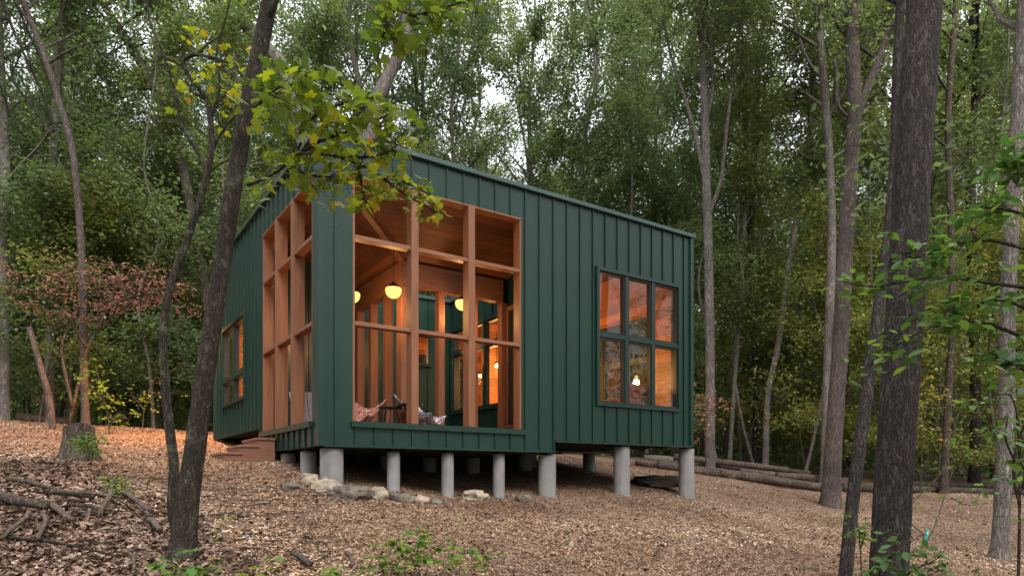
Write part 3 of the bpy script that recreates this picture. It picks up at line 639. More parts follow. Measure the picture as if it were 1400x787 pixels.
# low green undergrowth at the wood's edge (uncountable)
def undergrowth():
    n=24000; x=rng.uniform(-26,28,n); y=rng.uniform(19,38,n)
    u=(x+2.587)*.831+(y-9.11)*.557; v=-(x+2.587)*.557+(y-9.11)*.831
    cl=np.sin(x*1.1+np.sin(y*.8)*2)*np.sin(y*.9+x*.3)
    k=(cl>.1)&~((u>-2)&(u<9)&(v>-2)&(v<9.5))&(y>20+.0*x+(x>-4)*2.2)
    x,y=x[k],y[k]; z=gz(x,y)+rng.random(len(x))**1.5*.75+.05
    me=leafmesh('undergrowth',np.stack([x,y,z],-1),.14*rng.uniform(.6,1.2,len(x)),M['leaf_dk'],up=1.2,tint=np.clip(rng.normal(.6,.3,len(x)),0,1))
    o=bpy.data.objects.new('undergrowth',me); link(o); tag(o,'low dark green undergrowth under the trees','undergrowth',kind='stuff')
undergrowth()

# ------------------------------------------------------------------ chips, leaf litter
def scatter(name,n,ymin,ymax,size,mat,label,cat,zoff,dens=None,elong=.35,tilt=.35,power=1.6):
    d=ymin+(ymax-ymin)*rng.random(n)**power; x=rng.uniform(-.86,.86,n)*d; y=d
    if dens is not None: k=dens(x,y); x,y=x[k],y[k]
    n=len(x); z=gz(x,y)+zoff+rng.random(n)*.012
    a=rng.uniform(0,2*math.pi,n); A=np.stack([np.cos(a),np.sin(a),rng.normal(0,tilt,n)],-1); A/=np.linalg.norm(A,axis=1)[:,None]
    B=np.stack([-np.sin(a),np.cos(a),rng.normal(0,tilt,n)],-1); B/=np.linalg.norm(B,axis=1)[:,None]
    s=size*rng.uniform(.4,1.5,n); w=s*rng.uniform(elong*.5,elong*1.3,n)
    C=np.stack([x,y,z],-1)
    V=np.stack([C-A*s[:,None]/2-B*w[:,None]/2,C+A*s[:,None]/2-B*w[:,None]/3,C+A*s[:,None]/2+B*w[:,None]/2,C-A*s[:,None]/2+B*w[:,None]/3],1)
    me=npmesh(name,V.reshape(-1,3),np.arange(4*n),np.full(n,4),mat,np.clip(rng.random(n)**1.3*(.78+.42*np.sin(x*.9+np.sin(y*1.1)*1.7)*np.sin(y*.8+x*.35)+.15*np.sin(x*3.1+y)*np.sin(y*2.7)),0,1))
    o=bpy.data.objects.new(name,me); link(o); tag(o,label,cat,kind='stuff')
inlit=lambda x,y:((x/y< -.40-.05*(y-5)+.06*np.sin(y*2.3+x*2)+rng.normal(0,.05,len(x)))&(y<8.8+.6*np.sin(x*1.7)+rng.normal(0,.5,len(x))))
scatter('wood_chips',430000,4.6,19,.030,M['chip'],'tan wood chips strewn over the whole clearing','wood chips',.003,lambda x,y:(~inlit(x,y))|(rng.random(len(x))<.25),.35)
scatter('fallen_leaves',42000,4.2,9.8,.046,M['litter'],'curled dry brown leaves covering the lower left slope','fallen leaves',.01,inlit,.75,.5,1.2)
scatter('scattered_leaves',7000,5,20,.045,M['litter'],'dry leaves scattered thinly over the wood chips','fallen leaves',.01,None,.7,.4)

# ------------------------------------------------------------------ rocks, stump, logs, brush
from mathutils import noise as mn
def blob(name,loc,dim,mat,label,cat,seed,rz=0,rough=.25,group=None,sub=4):
    import bmesh
    bm=bmesh.new(); bmesh.ops.create_icosphere(bm,subdivisions=sub,radius=1)
    for v in bm.verts:
        c=v.co.copy(); nn=mn.noise(c*1.1+Vector((seed*7.1,seed,0))); n2=mn.noise(c*3+Vector((seed,0,seed))); n3=mn.noise(c*8+Vector((0,seed,seed)))
        f=1+rough*1.6*nn+rough*.6*n2+rough*.2*n3
        # flatten facets
        c=c*f; c.z=max(c.z,-.55); c=Vector((round(c.x*2.3)/2.3*.45+c.x*.55,round(c.y*2)/2*.3+c.y*.7,round(c.z*2.2)/2.2*.5+c.z*.5))
        v.co=Vector((c.x*dim[0],c.y*dim[1],c.z*dim[2]))
    me=bpy.data.meshes.new(name); bm.to_mesh(me); bm.free(); me.materials.append(mat)
    me.polygons.foreach_set('use_smooth',[True]*len(me.polygons))
    o=bpy.data.objects.new(name,me); link(o); o.location=loc; o.rotation_euler=(0,0,rz); tag(o,label,cat,group); return o
def rock(px,py,w,h,label,mat='rock',seed=1,rz=0,dep=.7,up=0):
    p=GP(px,py,7); s=p.y/F*.88
    blob('rock',(p.x,p.y+w*s*dep*.25,p.z+h*s*.25+up),(w*s/2,w*s/2*dep,h*s*.95),M[mat],label,'rock',seed,rz)
rock(447,672,44,17,'pale angular boulder lying in front of the corner pier','rock',1,.35)
rock(422,662,32,15,'pale wedge-shaped stone behind the boulder left of the corner pier','rock',2,-.3)
rock(478,682,58,18,'rough grey ledge of stone right of the corner pier','rock2',3,.1)
rock(518,683,30,18,'brown rounded rock just left of the second pier','rock',4,.3)
rock(548,686,34,12,'low rock at the foot of the second pier','rock2',5,0)
rock(575,688,28,9,'flat tan rock halfway between the second and third piers','rock',6)
rock(596,689,24,7,'flat stone directly left of the third pier','rock2',16)
rock(650,683,48,13,'long low brown rock between the third and fourth piers','rock',7,.15)
rock(715,686,26,10,'small grey rock left of the sturdy fifth pier','rock2',8)
rock(781,748,9,7,'fist-sized pale stone in the middle of the wood chips','rock',9)
rock(396,668,28,9,'dark flat stone left of the pale wedge stone','rock2',10)
# brush/soil heap under the right end
hp=Vector((3.0,13.9,g1(3.0,13.9)))
blob('soil_heap',(hp.x,hp.y,hp.z+.1),(.55,.32,.17),simple('dark_soil',(.06,.045,.036),.95,0,.1,.6,30,.08),'dark heap of soil and twigs between the two right-hand piers','soil heap',12,0,.3)

def stump():
    b=GP(108,628,5); mb=MB(); n=40; prof=[(-.2,1.7),(0,1.35),(.1,1.12),(.25,1.0),(.42,.93)]
    for z,f in prof:
        for k in range(n):
            a=2*math.pi*k/n; r=.19*f*(1+.12*math.sin(a*5+z*3)*(1.5-z)+.05*math.sin(a*11)); mb.v.append((r*math.cos(a),r*math.sin(a),z+(.09*math.sin(a+2.6) if z>.4 else 0)))
    for i in range(len(prof)-1):
        for k in range(n):
            k2=(k+1)%n; mb.f.append((i*n+k,i*n+k2,(i+1)*n+k2,(i+1)*n+k))
    root=empty('tree_stump',b,label='weathered cut stump on the slope at left with shrub beside it',cat='stump')
    mb.build('stump_body',M['bark_mid'],root,True)
    t=MB(); t.poly([(.19*.925*(1+.05*math.sin(2*math.pi*k/n*11)+.12*math.sin(2*math.pi*k/n*5+1.26))*math.cos(2*math.pi*k/n),.19*.925*(1+.05*math.sin(2*math.pi*k/n*11)+.12*math.sin(2*math.pi*k/n*5+1.26))*math.sin(2*math.pi*k/n),.42+.09*math.sin(2*math.pi*k/n+2.6)+.001) for k in range(n)])
    t.build('cut_face',M['wood_old'],root)
stump()

def log(a,b,r,label,mat='wood_old',bend=.1,name='log',n=9,group=None,lift=0,r2=None):
    a=Vector(a); b=Vector(b); m=8; pts=[]
    for i in range(m+1):
        t=i/m; p=a.lerp(b,t); p.z+=lift
        p+=Vector((0,math.sin(t*3.1+r*50)*bend,abs(math.sin(t*2.3+r*31))*bend*.15)); pts.append(p)
    rad=[(r+( (r2 if r2 else r*.75)-r)*i/m)*random.uniform(.94,1.06) for i in range(m+1)]
    o=pts[0].copy(); mb=MB(); mb.tube([p-o for p in pts],rad,n+5,True,.04)
    ob=mb.build(name,M[mat],None,True); ob.location=o; tag(ob,label,'log' if name=='log' else 'branch',group)
    return ob
def glog(p0,p1,r,label,d0=None,d1=None,**k):
    def g(p,d):
        if d is None: v=GP(*p,5)
        else: v=P(p[0],p[1],d); v.z=g1(v.x,v.y)
        return v
    a=g(p0,d0); b=g(p1,d1); a.z+=r*.7; b.z+=r*.6
    return log(a,b,r,label,**k)
glog((868,0),(1008,0),.11,'log at the front of the pile running from behind the last pier',18.2,17.2)
glog((985,0),(1150,0),.13,'thick log in front of the pile, towards the forked tree',17.4,16.6)
glog((880,0),(1105,0),.12,'long grey log lying at the back of the log pile',20.2,19.4,mat='bark_grey')
glog((920,0),(1080,0),.10,'shorter log resting on top of the pile',19.3,18.6,lift=.16)
glog((1010,0),(1180,0),.10,'thin pale log in the middle of the pile',18.6,17.9)
glog((1150,0),(1420,0),.11,'long thin log lying from the forked tree to the right edge',17.0,18.4,mat='bark_mid')
glog((1240,0),(1430,0),.10,'dark log at the far right lying behind the long thin log',19.0,20.6,mat='bark_mid')
glog((900,0),(1000,0),.13,'short thick log end beside the cabin corner in the pile',17.8,17.6,mat='bark_red')
glog((960,0),(1110,0),.09,'thin dark log across the back of the pile',19.9,18.9,mat='bark_mid',lift=.12)
glog((1060,0),(1160,0),.10,'pale broken log at the right end of the pile',18.1,18.3,lift=.05)
glog((20,0),(95,0),.14,'dark mossy log on the forest edge at left',17.6,18.4,mat='bark_mid')
# fallen branches at lower left
glog((-30,683),(70,708),.055,'thick grey fallen branch entering at the left edge',mat='bark_mid',name='fallen_branch',lift=.06,r2=.035)
glog((60,706),(112,722),.034,'grey branch end continuing down from the thick one',name='fallen_branch',lift=.05,r2=.02)
glog((0,665),(118,688),.022,'thin dark branch at left above the thick grey one',name='fallen_branch',mat='bark_mid',lift=.05)
glog((60,683),(175,690),.020,'thin pale branch lying level towards the green shrub',name='fallen_branch',lift=.06)
glog((150,680),(215,712),.03,'branch leaning down right of the green shrub',name='fallen_branch',lift=.07)
glog((90,702),(150,708),.022,'short branch just below the green shrub',name='fallen_branch',lift=.05,mat='bark_mid')
glog((30,712),(14,745),.020,'short stick pointing downhill at left',name='fallen_branch',lift=.05)
glog((48,716),(62,748),.020,'second short stick pointing downhill, right of the first',name='fallen_branch',lift=.05)
glog((0,748),(170,772),.012,'long thin dark stick near the bottom left corner',name='fallen_branch',mat='bark_dark',lift=.05)
glog((120,700),(60,690),.018,'dark stick crossing the pale branches left of the shrub',name='fallen_branch',mat='bark_dark',lift=.1)
glog((143,688),(145,722),.026,'pale stub standing out of the brushwood under the shrub',name='fallen_branch',lift=.1)
glog((195,722),(228,730),.03,'short pale log piece left of the leaning maple foot',name='fallen_branch',lift=.03)
glog((160,765),(190,787),.014,'broken stick at the bottom, left of the maple foot',name='fallen_branch',lift=.04)
glog((395,765),(430,775),.03,'dark rotting stick at the bottom between maple and seedlings',name='fallen_branch',mat='bark_mid',lift=.02)
glog((470,763),(485,778),.018,'short pale stick left of the centre seedlings',name='fallen_branch',lift=.02)
# thin twig litter (uncountable)
def twigs():
    mb=MB()
    for i in range(420):
        y=random.uniform(4.8,9); x=random.uniform(-.8,-.28)*y
        a=random.uniform(0,3.14); L=random.uniform(.15,.7); z=g1(x,y)+random.uniform(.01,.06)
        d=Vector((math.cos(a),math.sin(a),random.gauss(0,.08))); p=Vector((x,y,z))
        mb.tube([p,p+d*L*.5+Vector((0,0,random.gauss(0,.02))),p+d*L],[random.uniform(.002,.007),.003,.001],4,False)
    o=mb.build('twig_litter',M['bark_mid'],None,True); tag(o,'tangle of thin twigs on the leaf litter at lower left','twigs',kind='stuff')
twigs()

# ------------------------------------------------------------------ the cabin
CAB=empty('cabin',HOUSE_A,HROT,label='dark green standing-seam metal cabin with timber screen porch, raised on concrete piers',cat='cabin')
UL,VL=7.315,7.35
ZT=4.70; ZL=.456; ZR=.632; ZB=.89
def grid_wall(name,axis,c,a0,a1,bottoms,ztop,openings,th,mat,sgn,ribs=True,parent=CAB,seam0=.2,pitch=.2875):
    """wall in plane axis=c; axis 'v' means runs along u at v=c. sgn: outward direction. bottoms: [(a_from,a_to,z)]"""
    As=sorted(set([a0,a1]+[b[0] for b in bottoms]+[b[1] for b in bottoms]+[o for op in openings for o in op[:2]]))
    As=[a for a in As if a0<=a<=a1]
    Zs=sorted(set([b[2] for b in bottoms]+[ztop]+[o for op in openings for o in op[2:4]]))
    def solid(a,z):
        if not(a0<a<a1) or z>ztop: return False
        zb=next((b[2] for b in bottoms if b[0]<=a<=b[1]),1e9)
        if z<zb: return False
        return not any(op[0]<a<op[1] and op[2]<z<op[3] for op in openings)
    mb=MB()
    def pt(a,off,z): return (a,c+sgn*off,z) if axis=='v' else (c+sgn*off,a,z)
    for i in range(len(As)-1):
        for j in range(len(Zs)-1):
            x0,x1,z0,z1=As[i],As[i+1],Zs[j],Zs[j+1]; am,zm=(x0+x1)/2,(z0+z1)/2
            if not solid(am,zm): continue
            mb.poly([pt(x0,0,z0),pt(x1,0,z0),pt(x1,0,z1),pt(x0,0,z1)]); mb.poly([pt(x0,-th,z0),pt(x1,-th,z0),pt(x1,-th,z1),pt(x0,-th,z1)])
            for (aa,zz,e) in ((x0-1e-3,zm,(x0,z0,x0,z1)),(x1+1e-3,zm,(x1,z0,x1,z1)),(am,z0-1e-3,(x0,z0,x1,z0)),(am,z1+1e-3,(x0,z1,x1,z1))):
                if not solid(aa,zz): mb.poly([pt(e[0],0,e[1]),pt(e[2],0,e[3]),pt(e[2],-th,e[3]),pt(e[0],-th,e[1])])
    if ribs:
        a=a0+seam0
        while a<a1-.03:
            z=Zs[0]
            for j in range(len(Zs)-1):
                z0,z1=Zs[j],Zs[j+1]; zm=(z0+z1)/2
                if solid(a,zm):
                    nearop=any(op[0]-.06<a<op[1]+.06 and op[2]-.06<zm<op[3]+.06 for op in openings)
                    if not nearop or True:
                        p=pt(a-.007,.0,z0); q=pt(a+.007,.027,z1)
                        mb.box(p[0],q[0],p[1],q[1],z0+.001,z1-.001)
            a+=pitch
    return mb.build(name,mat,parent)
frontO=[(.46,3.30,.80,4.22),(4.93,6.92,1.35,3.66)]
leftO=[(.33,3.08,.80,4.20),(4.36,6.32,1.56,3.10)]
backO=[(1.5,2.6,1.8,3.0),(4.9,6.4,1.6,3.3)]
rightO=[(.9,3.3,1.35,3.35),(4.4,6.4,1.5,3.2)]
TH=.16
w=grid_wall('wall','v',0,0,UL,[(0,3.97,ZL),(3.97,UL,ZR)],ZT,frontO,TH,M['green'],-1); w['label']='long front wall of green metal panels with porch opening and six-pane window'
w=grid_wall('wall','u',0,TH+.003,VL,[(0,3.25,ZL),(3.25,VL,ZB)],ZT,leftO,TH,M['green'],-1,seam0=.17); w['label']='left wall of green metal panels with steps below it'
grid_wall('wall','v',VL,TH+.003,UL-TH-.003,[(0,UL,ZR)],ZT,backO,TH,M['green'],1)
grid_wall('wall','u',UL,TH+.003,VL,[(0,VL,ZR)],ZT,rightO,TH,M['green'],1)
# corner trims
for (u,v) in ((0,0),(UL,0),(0,VL),(UL,VL)):
    pass
mb=MB(); mb.box(-.036,.05,-.036,-.002,ZL,ZT).box(-.036,-.002,-.0025,.06,ZL,ZT).box(UL-.05,UL+.036,-.036,-.002,ZR,ZT).box(UL+.002,UL+.036,-.0025,.05,ZR,ZT)
mb.box(-.036,-.002,VL-.05,VL+.02,ZB,ZT)
mb.build('corner_trim',M['green'],CAB)
# underside drip trim
mb=MB(); mb.box(.05,3.97,-.04,-.002,ZL-.012,ZL+.02); mb.box(3.972,UL-.05,-.04,-.002,ZR-.012,ZR+.02); mb.build('drip_edge',M['green'],CAB)
# courtyard (u 1.93-4, v 1.5-3.67)
U1,U2,V1,V2=1.93,4.0,1.5,3.67; ZI=3.74
courtR=[(V1+.06,3.52,1.42,3.08)]
grid_wall('wall','u',U2,V1+.05,V2,[(0,9,.5)],ZI,courtR,.12,M['green'],-1,seam0=.15,pitch=.2875)
w=grid_wall('wall','v',V2,U1-.1,U2-.003,[(0,9,.5)],ZI,[(2.86,3.5,2.38,2.98)],.12,M['green'],-1,seam0=.2)
# porch right wall with a glazed door; porch end wall
grid_wall('wall','u',U2-.002,TH,V1+.047,[(0,9,.5)],3.9,[(.28,1.38,.98,3.1)],.12,M['green'],-1,seam0=.1)
grid_wall('wall','v',V2+.004,TH,U1-.102,[(0,9,.5)],4.2,[],.12,M['green'],-1,seam0=.25)
# coping on courtyard rim
mb=MB()
mb.box(U1-.05,U2+.08,V2-.05,V2+.08,ZI,ZI+.07).box(U2-.05,U2+.08,V1-.05,V2-.052,ZI,ZI+.07).box(U1-.08,U1+.06,V1-.08,V2-.052,ZI,ZI+.07).box(U1+.062,U2-.052,V1-.08,V1+.06,ZI,ZI+.07)
mb.build('courtyard_coping',M['cap'],CAB)
# roof: slopes from the outer eaves down to the courtyard rim
def ringroof(name,zo,zi,mat,inset,th):
    mb=MB(); O=[(inset,inset),(UL-inset,inset),(UL-inset,VL-inset),(inset,VL-inset)]; I=[(U1,V1),(U2,V1),(U2,V2),(U1,V2)]
    for i in range(4):
        j=(i+1)%4; mb.poly([(*O[i],zo),(*O[j],zo),(*I[j],zi),(*I[i],zi)])
        mb.poly([(*O[i],zo+th),(*O[j],zo+th),(*I[j],zi+th),(*I[i],zi+th)])
    return mb.build(name,mat,CAB)
ringroof('roof',4.50,3.72,M['cap'],.02,.02)
# separate ceiling planes so the boards turn at the valleys
def ceil():
    zo,zi=4.40,3.66; ins=TH+.01; O=[(ins,ins),(UL-ins,ins),(UL-ins,VL-ins),(ins,VL-ins)]; I=[(U1,V1),(U2,V1),(U2,V2),(U1,V2)]
    m2=wood_mat('cedar_ceiling_side',(.09,.032,.013),(.18,.066,.028),(6,.5,6),planks=(0,.13))
    for i in range(4):
        j=(i+1)%4; mb=MB(); mb.poly([(*O[i],zo),(*O[j],zo),(*I[j],zi),(*I[i],zi)]); mb.build('ceiling',M['cedar'] if i%2==0 else m2,CAB)
    for i in range(4):
        a=Vector((*O[i],zo-.01)); b=Vector((*I[i],zi-.01)); d=(b-a); q=Vector((-d.y,d.x,0)).normalized()*.05; mb=MB(); h=Vector((0,0,.03))
        c=[a-q,a+q,b+q,b-q]; e=[p-h for p in c]; mb.poly(c); mb.poly(e)
        for k in range(4): mb.poly([c[k],c[(k+1)%4],e[(k+1)%4],e[k]])
        mb.build('valley_board',M['fir_rail'],CAB)
ceil()
# parapet cap
mb=MB(); z0,z1=ZT-.012,ZT+.055
mb.box(-.06,UL+.06,-.065,.17,z0,z1).box(-.06,.17,.172,VL+.06,z0,z1).box(UL-.17,UL+.06,.172,VL+.06,z0,z1).box(.172,UL-.172,VL-.17,VL+.06,z0,z1)
mb.build('parapet_cap',M['cap'],CAB,bevel=.006)
# floor
mb=MB(); mb.box(TH+.005,U1,TH+.005,V2-.005,.70,.745).box(U1+.002,U2-.125,TH+.005,V1,.70,.745); mb.build('porch_floor',M['deck'],CAB)
mb=MB(); mb.box(U2+.0,UL-TH-.005,TH+.005,VL-TH-.005,.90,.93).box(TH+.005,U2-.002,V2+.13,VL-TH-.005,.90,.93); mb.build('room_floor',M['lining'],CAB)
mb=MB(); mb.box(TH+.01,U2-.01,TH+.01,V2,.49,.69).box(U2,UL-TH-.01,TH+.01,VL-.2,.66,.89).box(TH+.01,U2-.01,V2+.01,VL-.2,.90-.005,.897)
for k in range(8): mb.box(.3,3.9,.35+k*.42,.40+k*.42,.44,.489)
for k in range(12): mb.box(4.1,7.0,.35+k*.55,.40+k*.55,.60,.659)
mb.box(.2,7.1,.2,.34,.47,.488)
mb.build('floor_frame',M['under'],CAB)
mb=MB(); mb.box(U1,U2,V1,V2,.5,.66); mb.build('courtyard_deck',M['deck'],CAB)
# interior lining (5 mm inside the walls)
grid_wall('lining','v',TH+.012,U2+.02,UL-TH-.02,[(0,9,.93)],4.38,[(a-.02,b+.02,c-.02,d+.02) for a,b,c,d in frontO],.008,M['lining'],1,ribs=False)
grid_wall('lining','u',UL-TH-.012,TH+.02,VL-TH-.02,[(0,9,.93)],4.38,[(a,b,c,d) for a,b,c,d in rightO],.008,M['lining'],-1,ribs=False)
grid_wall('lining','v',VL-TH-.012,TH+.02,UL-TH-.02,[(0,9,.93)],4.38,backO,.008,M['lining'],-1,ribs=False)
grid_wall('lining','u',TH+.012,V2+.14,VL-TH-.02,[(0,9,.93)],4.38,leftO,.008,M['lining'],1,ribs=False)
grid_wall('lining','u',U2+.132,TH+.02,V2+.14,[(0,9,.93)],3.7,courtR+[(.28,1.38,.98,3.1)],.008,M['lining'],1,ribs=False)
grid_wall('lining','v',V2+.135,TH+.02,U2+.12,[(0,9,.93)],3.75,[(2.86,3.5,2.38,2.98)],.008,M['lining'],1,ribs=False)
# partition giving depth inside the room
mb=MB(); mb.box(5.2,UL-TH-.02,4.3,4.38,.93,3.9); mb.build('partition',M['lining'],CAB)
# kitchen counter and shelves seen through the courtyard windows
mb=MB(); mb.box(6.45,7.1,3.4,4.28,.93,1.8).box(6.85,7.1,3.4,4.28,2.35,2.39).box(6.85,7.1,3.4,4.28,2.75,2.79); mb.build('kitchen_counter',M['step'],CAB)

def window(axis,c,sgn,a0,a1,z0,z1,cols,rows,trim=.065,framem='green',sash=.03,mull=.075,label=None):
    """window > frame, sash, pane ; columns/rows given as lists of interior division positions"""
    def bx(mb,x0,x1,o0,o1,zz0,zz1):
        if axis=='v': mb.box(x0,x1,c+sgn*o0,c+sgn*o1,zz0,zz1)
        else: mb.box(c+sgn*o0,c+sgn*o1,x0,x1,zz0,zz1)
    fr=MB(); t=trim
    bx(fr,a0-t,a1+t,.002,.048,z1,z1+t); bx(fr,a0-t,a1+t,.002,.052,z0-t,z0); bx(fr,a0-t,a0,.002,.048,z0+.001,z1-.001); bx(fr,a1,a1+t,.002,.048,z0+.001,z1-.001)
    A=[a0]+cols+[a1]; Z=[z0]+rows+[z1]
    for a in cols: bx(fr,a-mull/2,a+mull/2,-.08,.03,z0+.001,z1-.001)
    for z in rows: 
        for i in range(len(A)-1):
            bx(fr,A[i]+(mull/2 if i else 0)+.001,A[i+1]-(mull/2 if i<len(A)-2 else 0)-.001,-.08,.034,z-mull/2,z+mull/2)
    f=fr.build('window',M[framem],CAB)
    if label: f['label']=label
    sa=MB(); gl=MB()
    for i in range(len(A)-1):
        for j in range(len(Z)-1):
            x0=A[i]+(mull/2 if i else 0)+.002; x1=A[i+1]-(mull/2 if i<len(A)-2 else 0)-.002
            y0=Z[j]+(mull/2 if j else 0)+.002; y1=Z[j+1]-(mull/2 if j<len(Z)-2 else 0)-.002; s=sash
            bx(sa,x0,x1,-.07,.012,y0,y0+s); bx(sa,x0,x1,-.07,.012,y1-s,y1); bx(sa,x0,x0+s,-.07,.012,y0+s,y1-s); bx(sa,x1-s,x1,-.07,.012,y0+s,y1-s)
            bx(gl,x0+s,x1-s,-.035,-.03,y0+s,y1-s)
    sa.build('sash',M['black'],f); gl.build('pane',M['glass'],f)
window('v',0,-1,4.93,6.92,1.35,3.66,[5.59,6.255],[2.54],trim=.06,label='six-pane window in the long wall')
window('u',0,-1,4.36,6.32,1.56,3.10,[5.32],[2.06],trim=.05,mull=.09,label='four-pane window glowing orange in the left wall')
window('v',VL,1,1.5,2.6,1.8,3.0,[],[],); window('v',VL,1,4.9,6.4,1.6,3.3,[5.65],[])
window('u',UL,1,.9,3.3,1.35,3.35,[1.7,2.5],[2.5]); window('u',UL,1,4.4,6.4,1.5,3.2,[5.4],[])
window('u',U2,-1,V1+.06,3.52,1.42,3.08,[2.28,2.95],[2.62],trim=.06,mull=.07,label='large dark-framed window facing the courtyard, lit from inside')
window('v',V2,-1,2.86,3.5,2.38,2.98,[],[],trim=.04,label='small lit window in the far courtyard wall')
# glazed door on the porch
mb=MB(); c=U2-.002
mb.box(c-.05,c+.02,.20,.28,.78,3.18).box(c-.05,c+.02,1.38,1.46,.78,3.18).box(c-.05,c+.02,.282,1.378,3.1,3.18).box(c-.10,c+.02,.282,1.378,.78,.98).box(c-.13,c-.101,.25,1.42,.95,.985)
d=mb.build('door',M['fir_rail'],CAB); d['label']='glazed timber door at the right end of the porch'
mb=MB(); mb.box(c-.02,c-.014,.34,1.32,1.04,3.04); mb.build('pane',M['glass'],d)
mb=MB(); mb.box(c-.035,c+.01,.284,.34,.984,3.096).box(c-.035,c+.01,1.32,1.376,.984,3.096).box(c-.035,c+.01,.342,1.318,.984,1.04).box(c-.035,c+.01,.342,1.318,3.04,3.096); mb.build('door_leaf',M['black'],d)
mb=MB(); mb.tube([(c-.08,.42,1.85),(c-.08,.42,2.05)],.01,8); mb.build('handle',M['metal_dark'],d)

# timber grids of the two porch openings
PW=.115; PD=.16
def part_box(name,mat,b,label=None,bev=.004):
    mb=MB(); mb.box(*b); o=mb.build(name,mat,CAB,bevel=bev)
    if label: o['label']=label
    return o
u0,u1,z0,z1=.46,3.30,.80,4.22
for u in (1.40,2.36): part_box('porch_post',M['fir'],(u-PW/2,u+PW/2,-.02,PD,z0+.002,z1-.002))
for (a,b) in ((u0,u0+.035),(u1-.035,u1)): part_box('jamb',M['fir'],(a+.001,b-.001,.002,TH+.02,z0+.002,z1-.032))
part_box('head',M['fir_rail'],(u0+.001,u1-.001,-.006,TH+.02,z1-.03,z1-.001))
for z in (3.37,2.17):
    for (a,b) in ((u0+.036,1.40-PW/2-.001),(1.40+PW/2+.001,2.36-PW/2-.001),(2.36+PW/2+.001,u1-.036)): part_box('rail',M['fir_rail'],(a,b,.0,.135,z-.028,z+.028))
# sill trims
mb=MB(); mb.box(u0-.03,u1+.04,-.06,-.002,.725,.795).box(u0+.001,u1-.001,-.06,TH,.7955,.806); mb.build('sill_trim',M['green'],CAB)
v0,v1=.33,3.08
for v in (1.26,2.16): part_box('porch_post',M['fir'],(-.02,PD,v-PW/2,v+PW/2,z0+.002,4.198))
for (a,b) in ((v0,v0+.035),(v1-.035,v1)): part_box('jamb',M['fir'],(.002,TH+.02,a+.001,b-.001,z0+.002,4.168))
part_box('head',M['fir_rail'],(-.006,TH+.02,v0+.001,v1-.001,4.17,4.199))
railside=wood_mat('fir_rail_side',(.145,.052,.021),(.25,.103,.047),(9,.6,9))
for z in (3.37,2.17):
    for (a,b) in ((v0+.036,1.26-PW/2-.001),(1.26+PW/2+.001,2.16-PW/2-.001),(2.16+PW/2+.001,v1-.036)): part_box('rail',railside,(.0,.135,a,b,z-.028,z+.028))
mb=MB(); mb.box(-.06,-.002,v0-.03,v1+.03,.725,.795).box(-.06,TH,v0+.001,v1-.001,.7955,.806); mb.build('sill_trim',M['green'],CAB)
# courtyard posts and header beams
for v in (2.2,2.88,3.56): part_box('courtyard_post',M['fir'],(U1-.06,U1+.08,v-.06,v+.06,.745,3.25))
for u in (2.60,3.27,3.90): part_box('courtyard_post',M['fir'],(u-.06,u+.06,V1-.08,V1+.06,.745,3.25))
part_box('courtyard_post',M['fir'],(U1-.10,U1+.10,V1-.10,V1+.10,.745,3.25),'thick corner post of the courtyard')
part_box('header_beam',M['fir_rail'],(U1-.09,U2-.13,V1-.09,V1+.06,3.252,3.655)); part_box('header_beam',railside,(U1-.09,U1+.06,V1+.062,V2-.01,3.252,3.655))
mb=MB(); mb.box(U1+.0,U2-.0,V1+.062,V1+.075,3.26,3.74).box(U1+.062,U1+.075,V1+.08,V2-.003,3.26,3.74); mb.build('fascia',M['green'],CAB)

# concrete piers -----------------------------------------------------------
def uv_world(u,v): return (-2.587+.831*u-.557*v, 9.11+.557*u+.831*v)
def solve_u(px,v):
    r=(px-CX)/F; return (r*(9.11+.831*v)+2.587+.557*v)/(.831-.557*r)
def pier(u,v,r,ztop,label=None):
    x,y=uv_world(u,v); zb=g1(x,y)-.3; mb=MB(); n=36; prof=[(r,zb)]
    z=zb+.1
    while z<ztop-.05: prof+=[(r*1.0,z),(r*1.012,z+.02)]; z+=.115
    prof+=[(r,ztop-.012),(r-.012,ztop),(0.001,ztop)]
    mb.lathe(prof,(u,v,0),n); o=mb.build('pier',M['conc'],CAB,True)
    m=o.modifiers.new('e','EDGE_SPLIT'); m.split_angle=R(50)
    b=MB(); b.box(u-.05,u+.05,v-.05,v+.05,ztop,ztop+.06); b.build('bracket',M['metal_dark'],o)
    if label: o['label']=label
for px,r,zt in ((453.5,.158,.43),(538,.095,.40),(612,.095,.40),(682,.095,.41),(748,.15,.41),(850,.15,.60),(938.5,.15,.60)):
    vv=.17; pier(solve_u(px,vv),vv,r,zt)
def solve_v(px,u):
    r=(px-CX)/F; return (-2.587+.831*u-r*(9.11+.557*u))/(.557+.831*r)
for px,r,zt in ((421.5,.115,.42),(394,.115,.42),(328.5,.155,.62)): pier(.17,solve_v(px,.17),r,zt)
for u,v,zt in ((1.95,2.2,.42),(2.95,2.6,.42),(3.8,2.4,.42),(5.2,2.6,.60),(5.6,3.0,.60),(7.1,2.8,.60),(1.9,3.7,.42),(3.9,5.0,.6),(7.1,5.2,.6),(.17,7.1,.62),(3.7,7.1,.62),(7.1,7.15,.62),(1.9,5.4,.7)): pier(u,v,.14,zt)

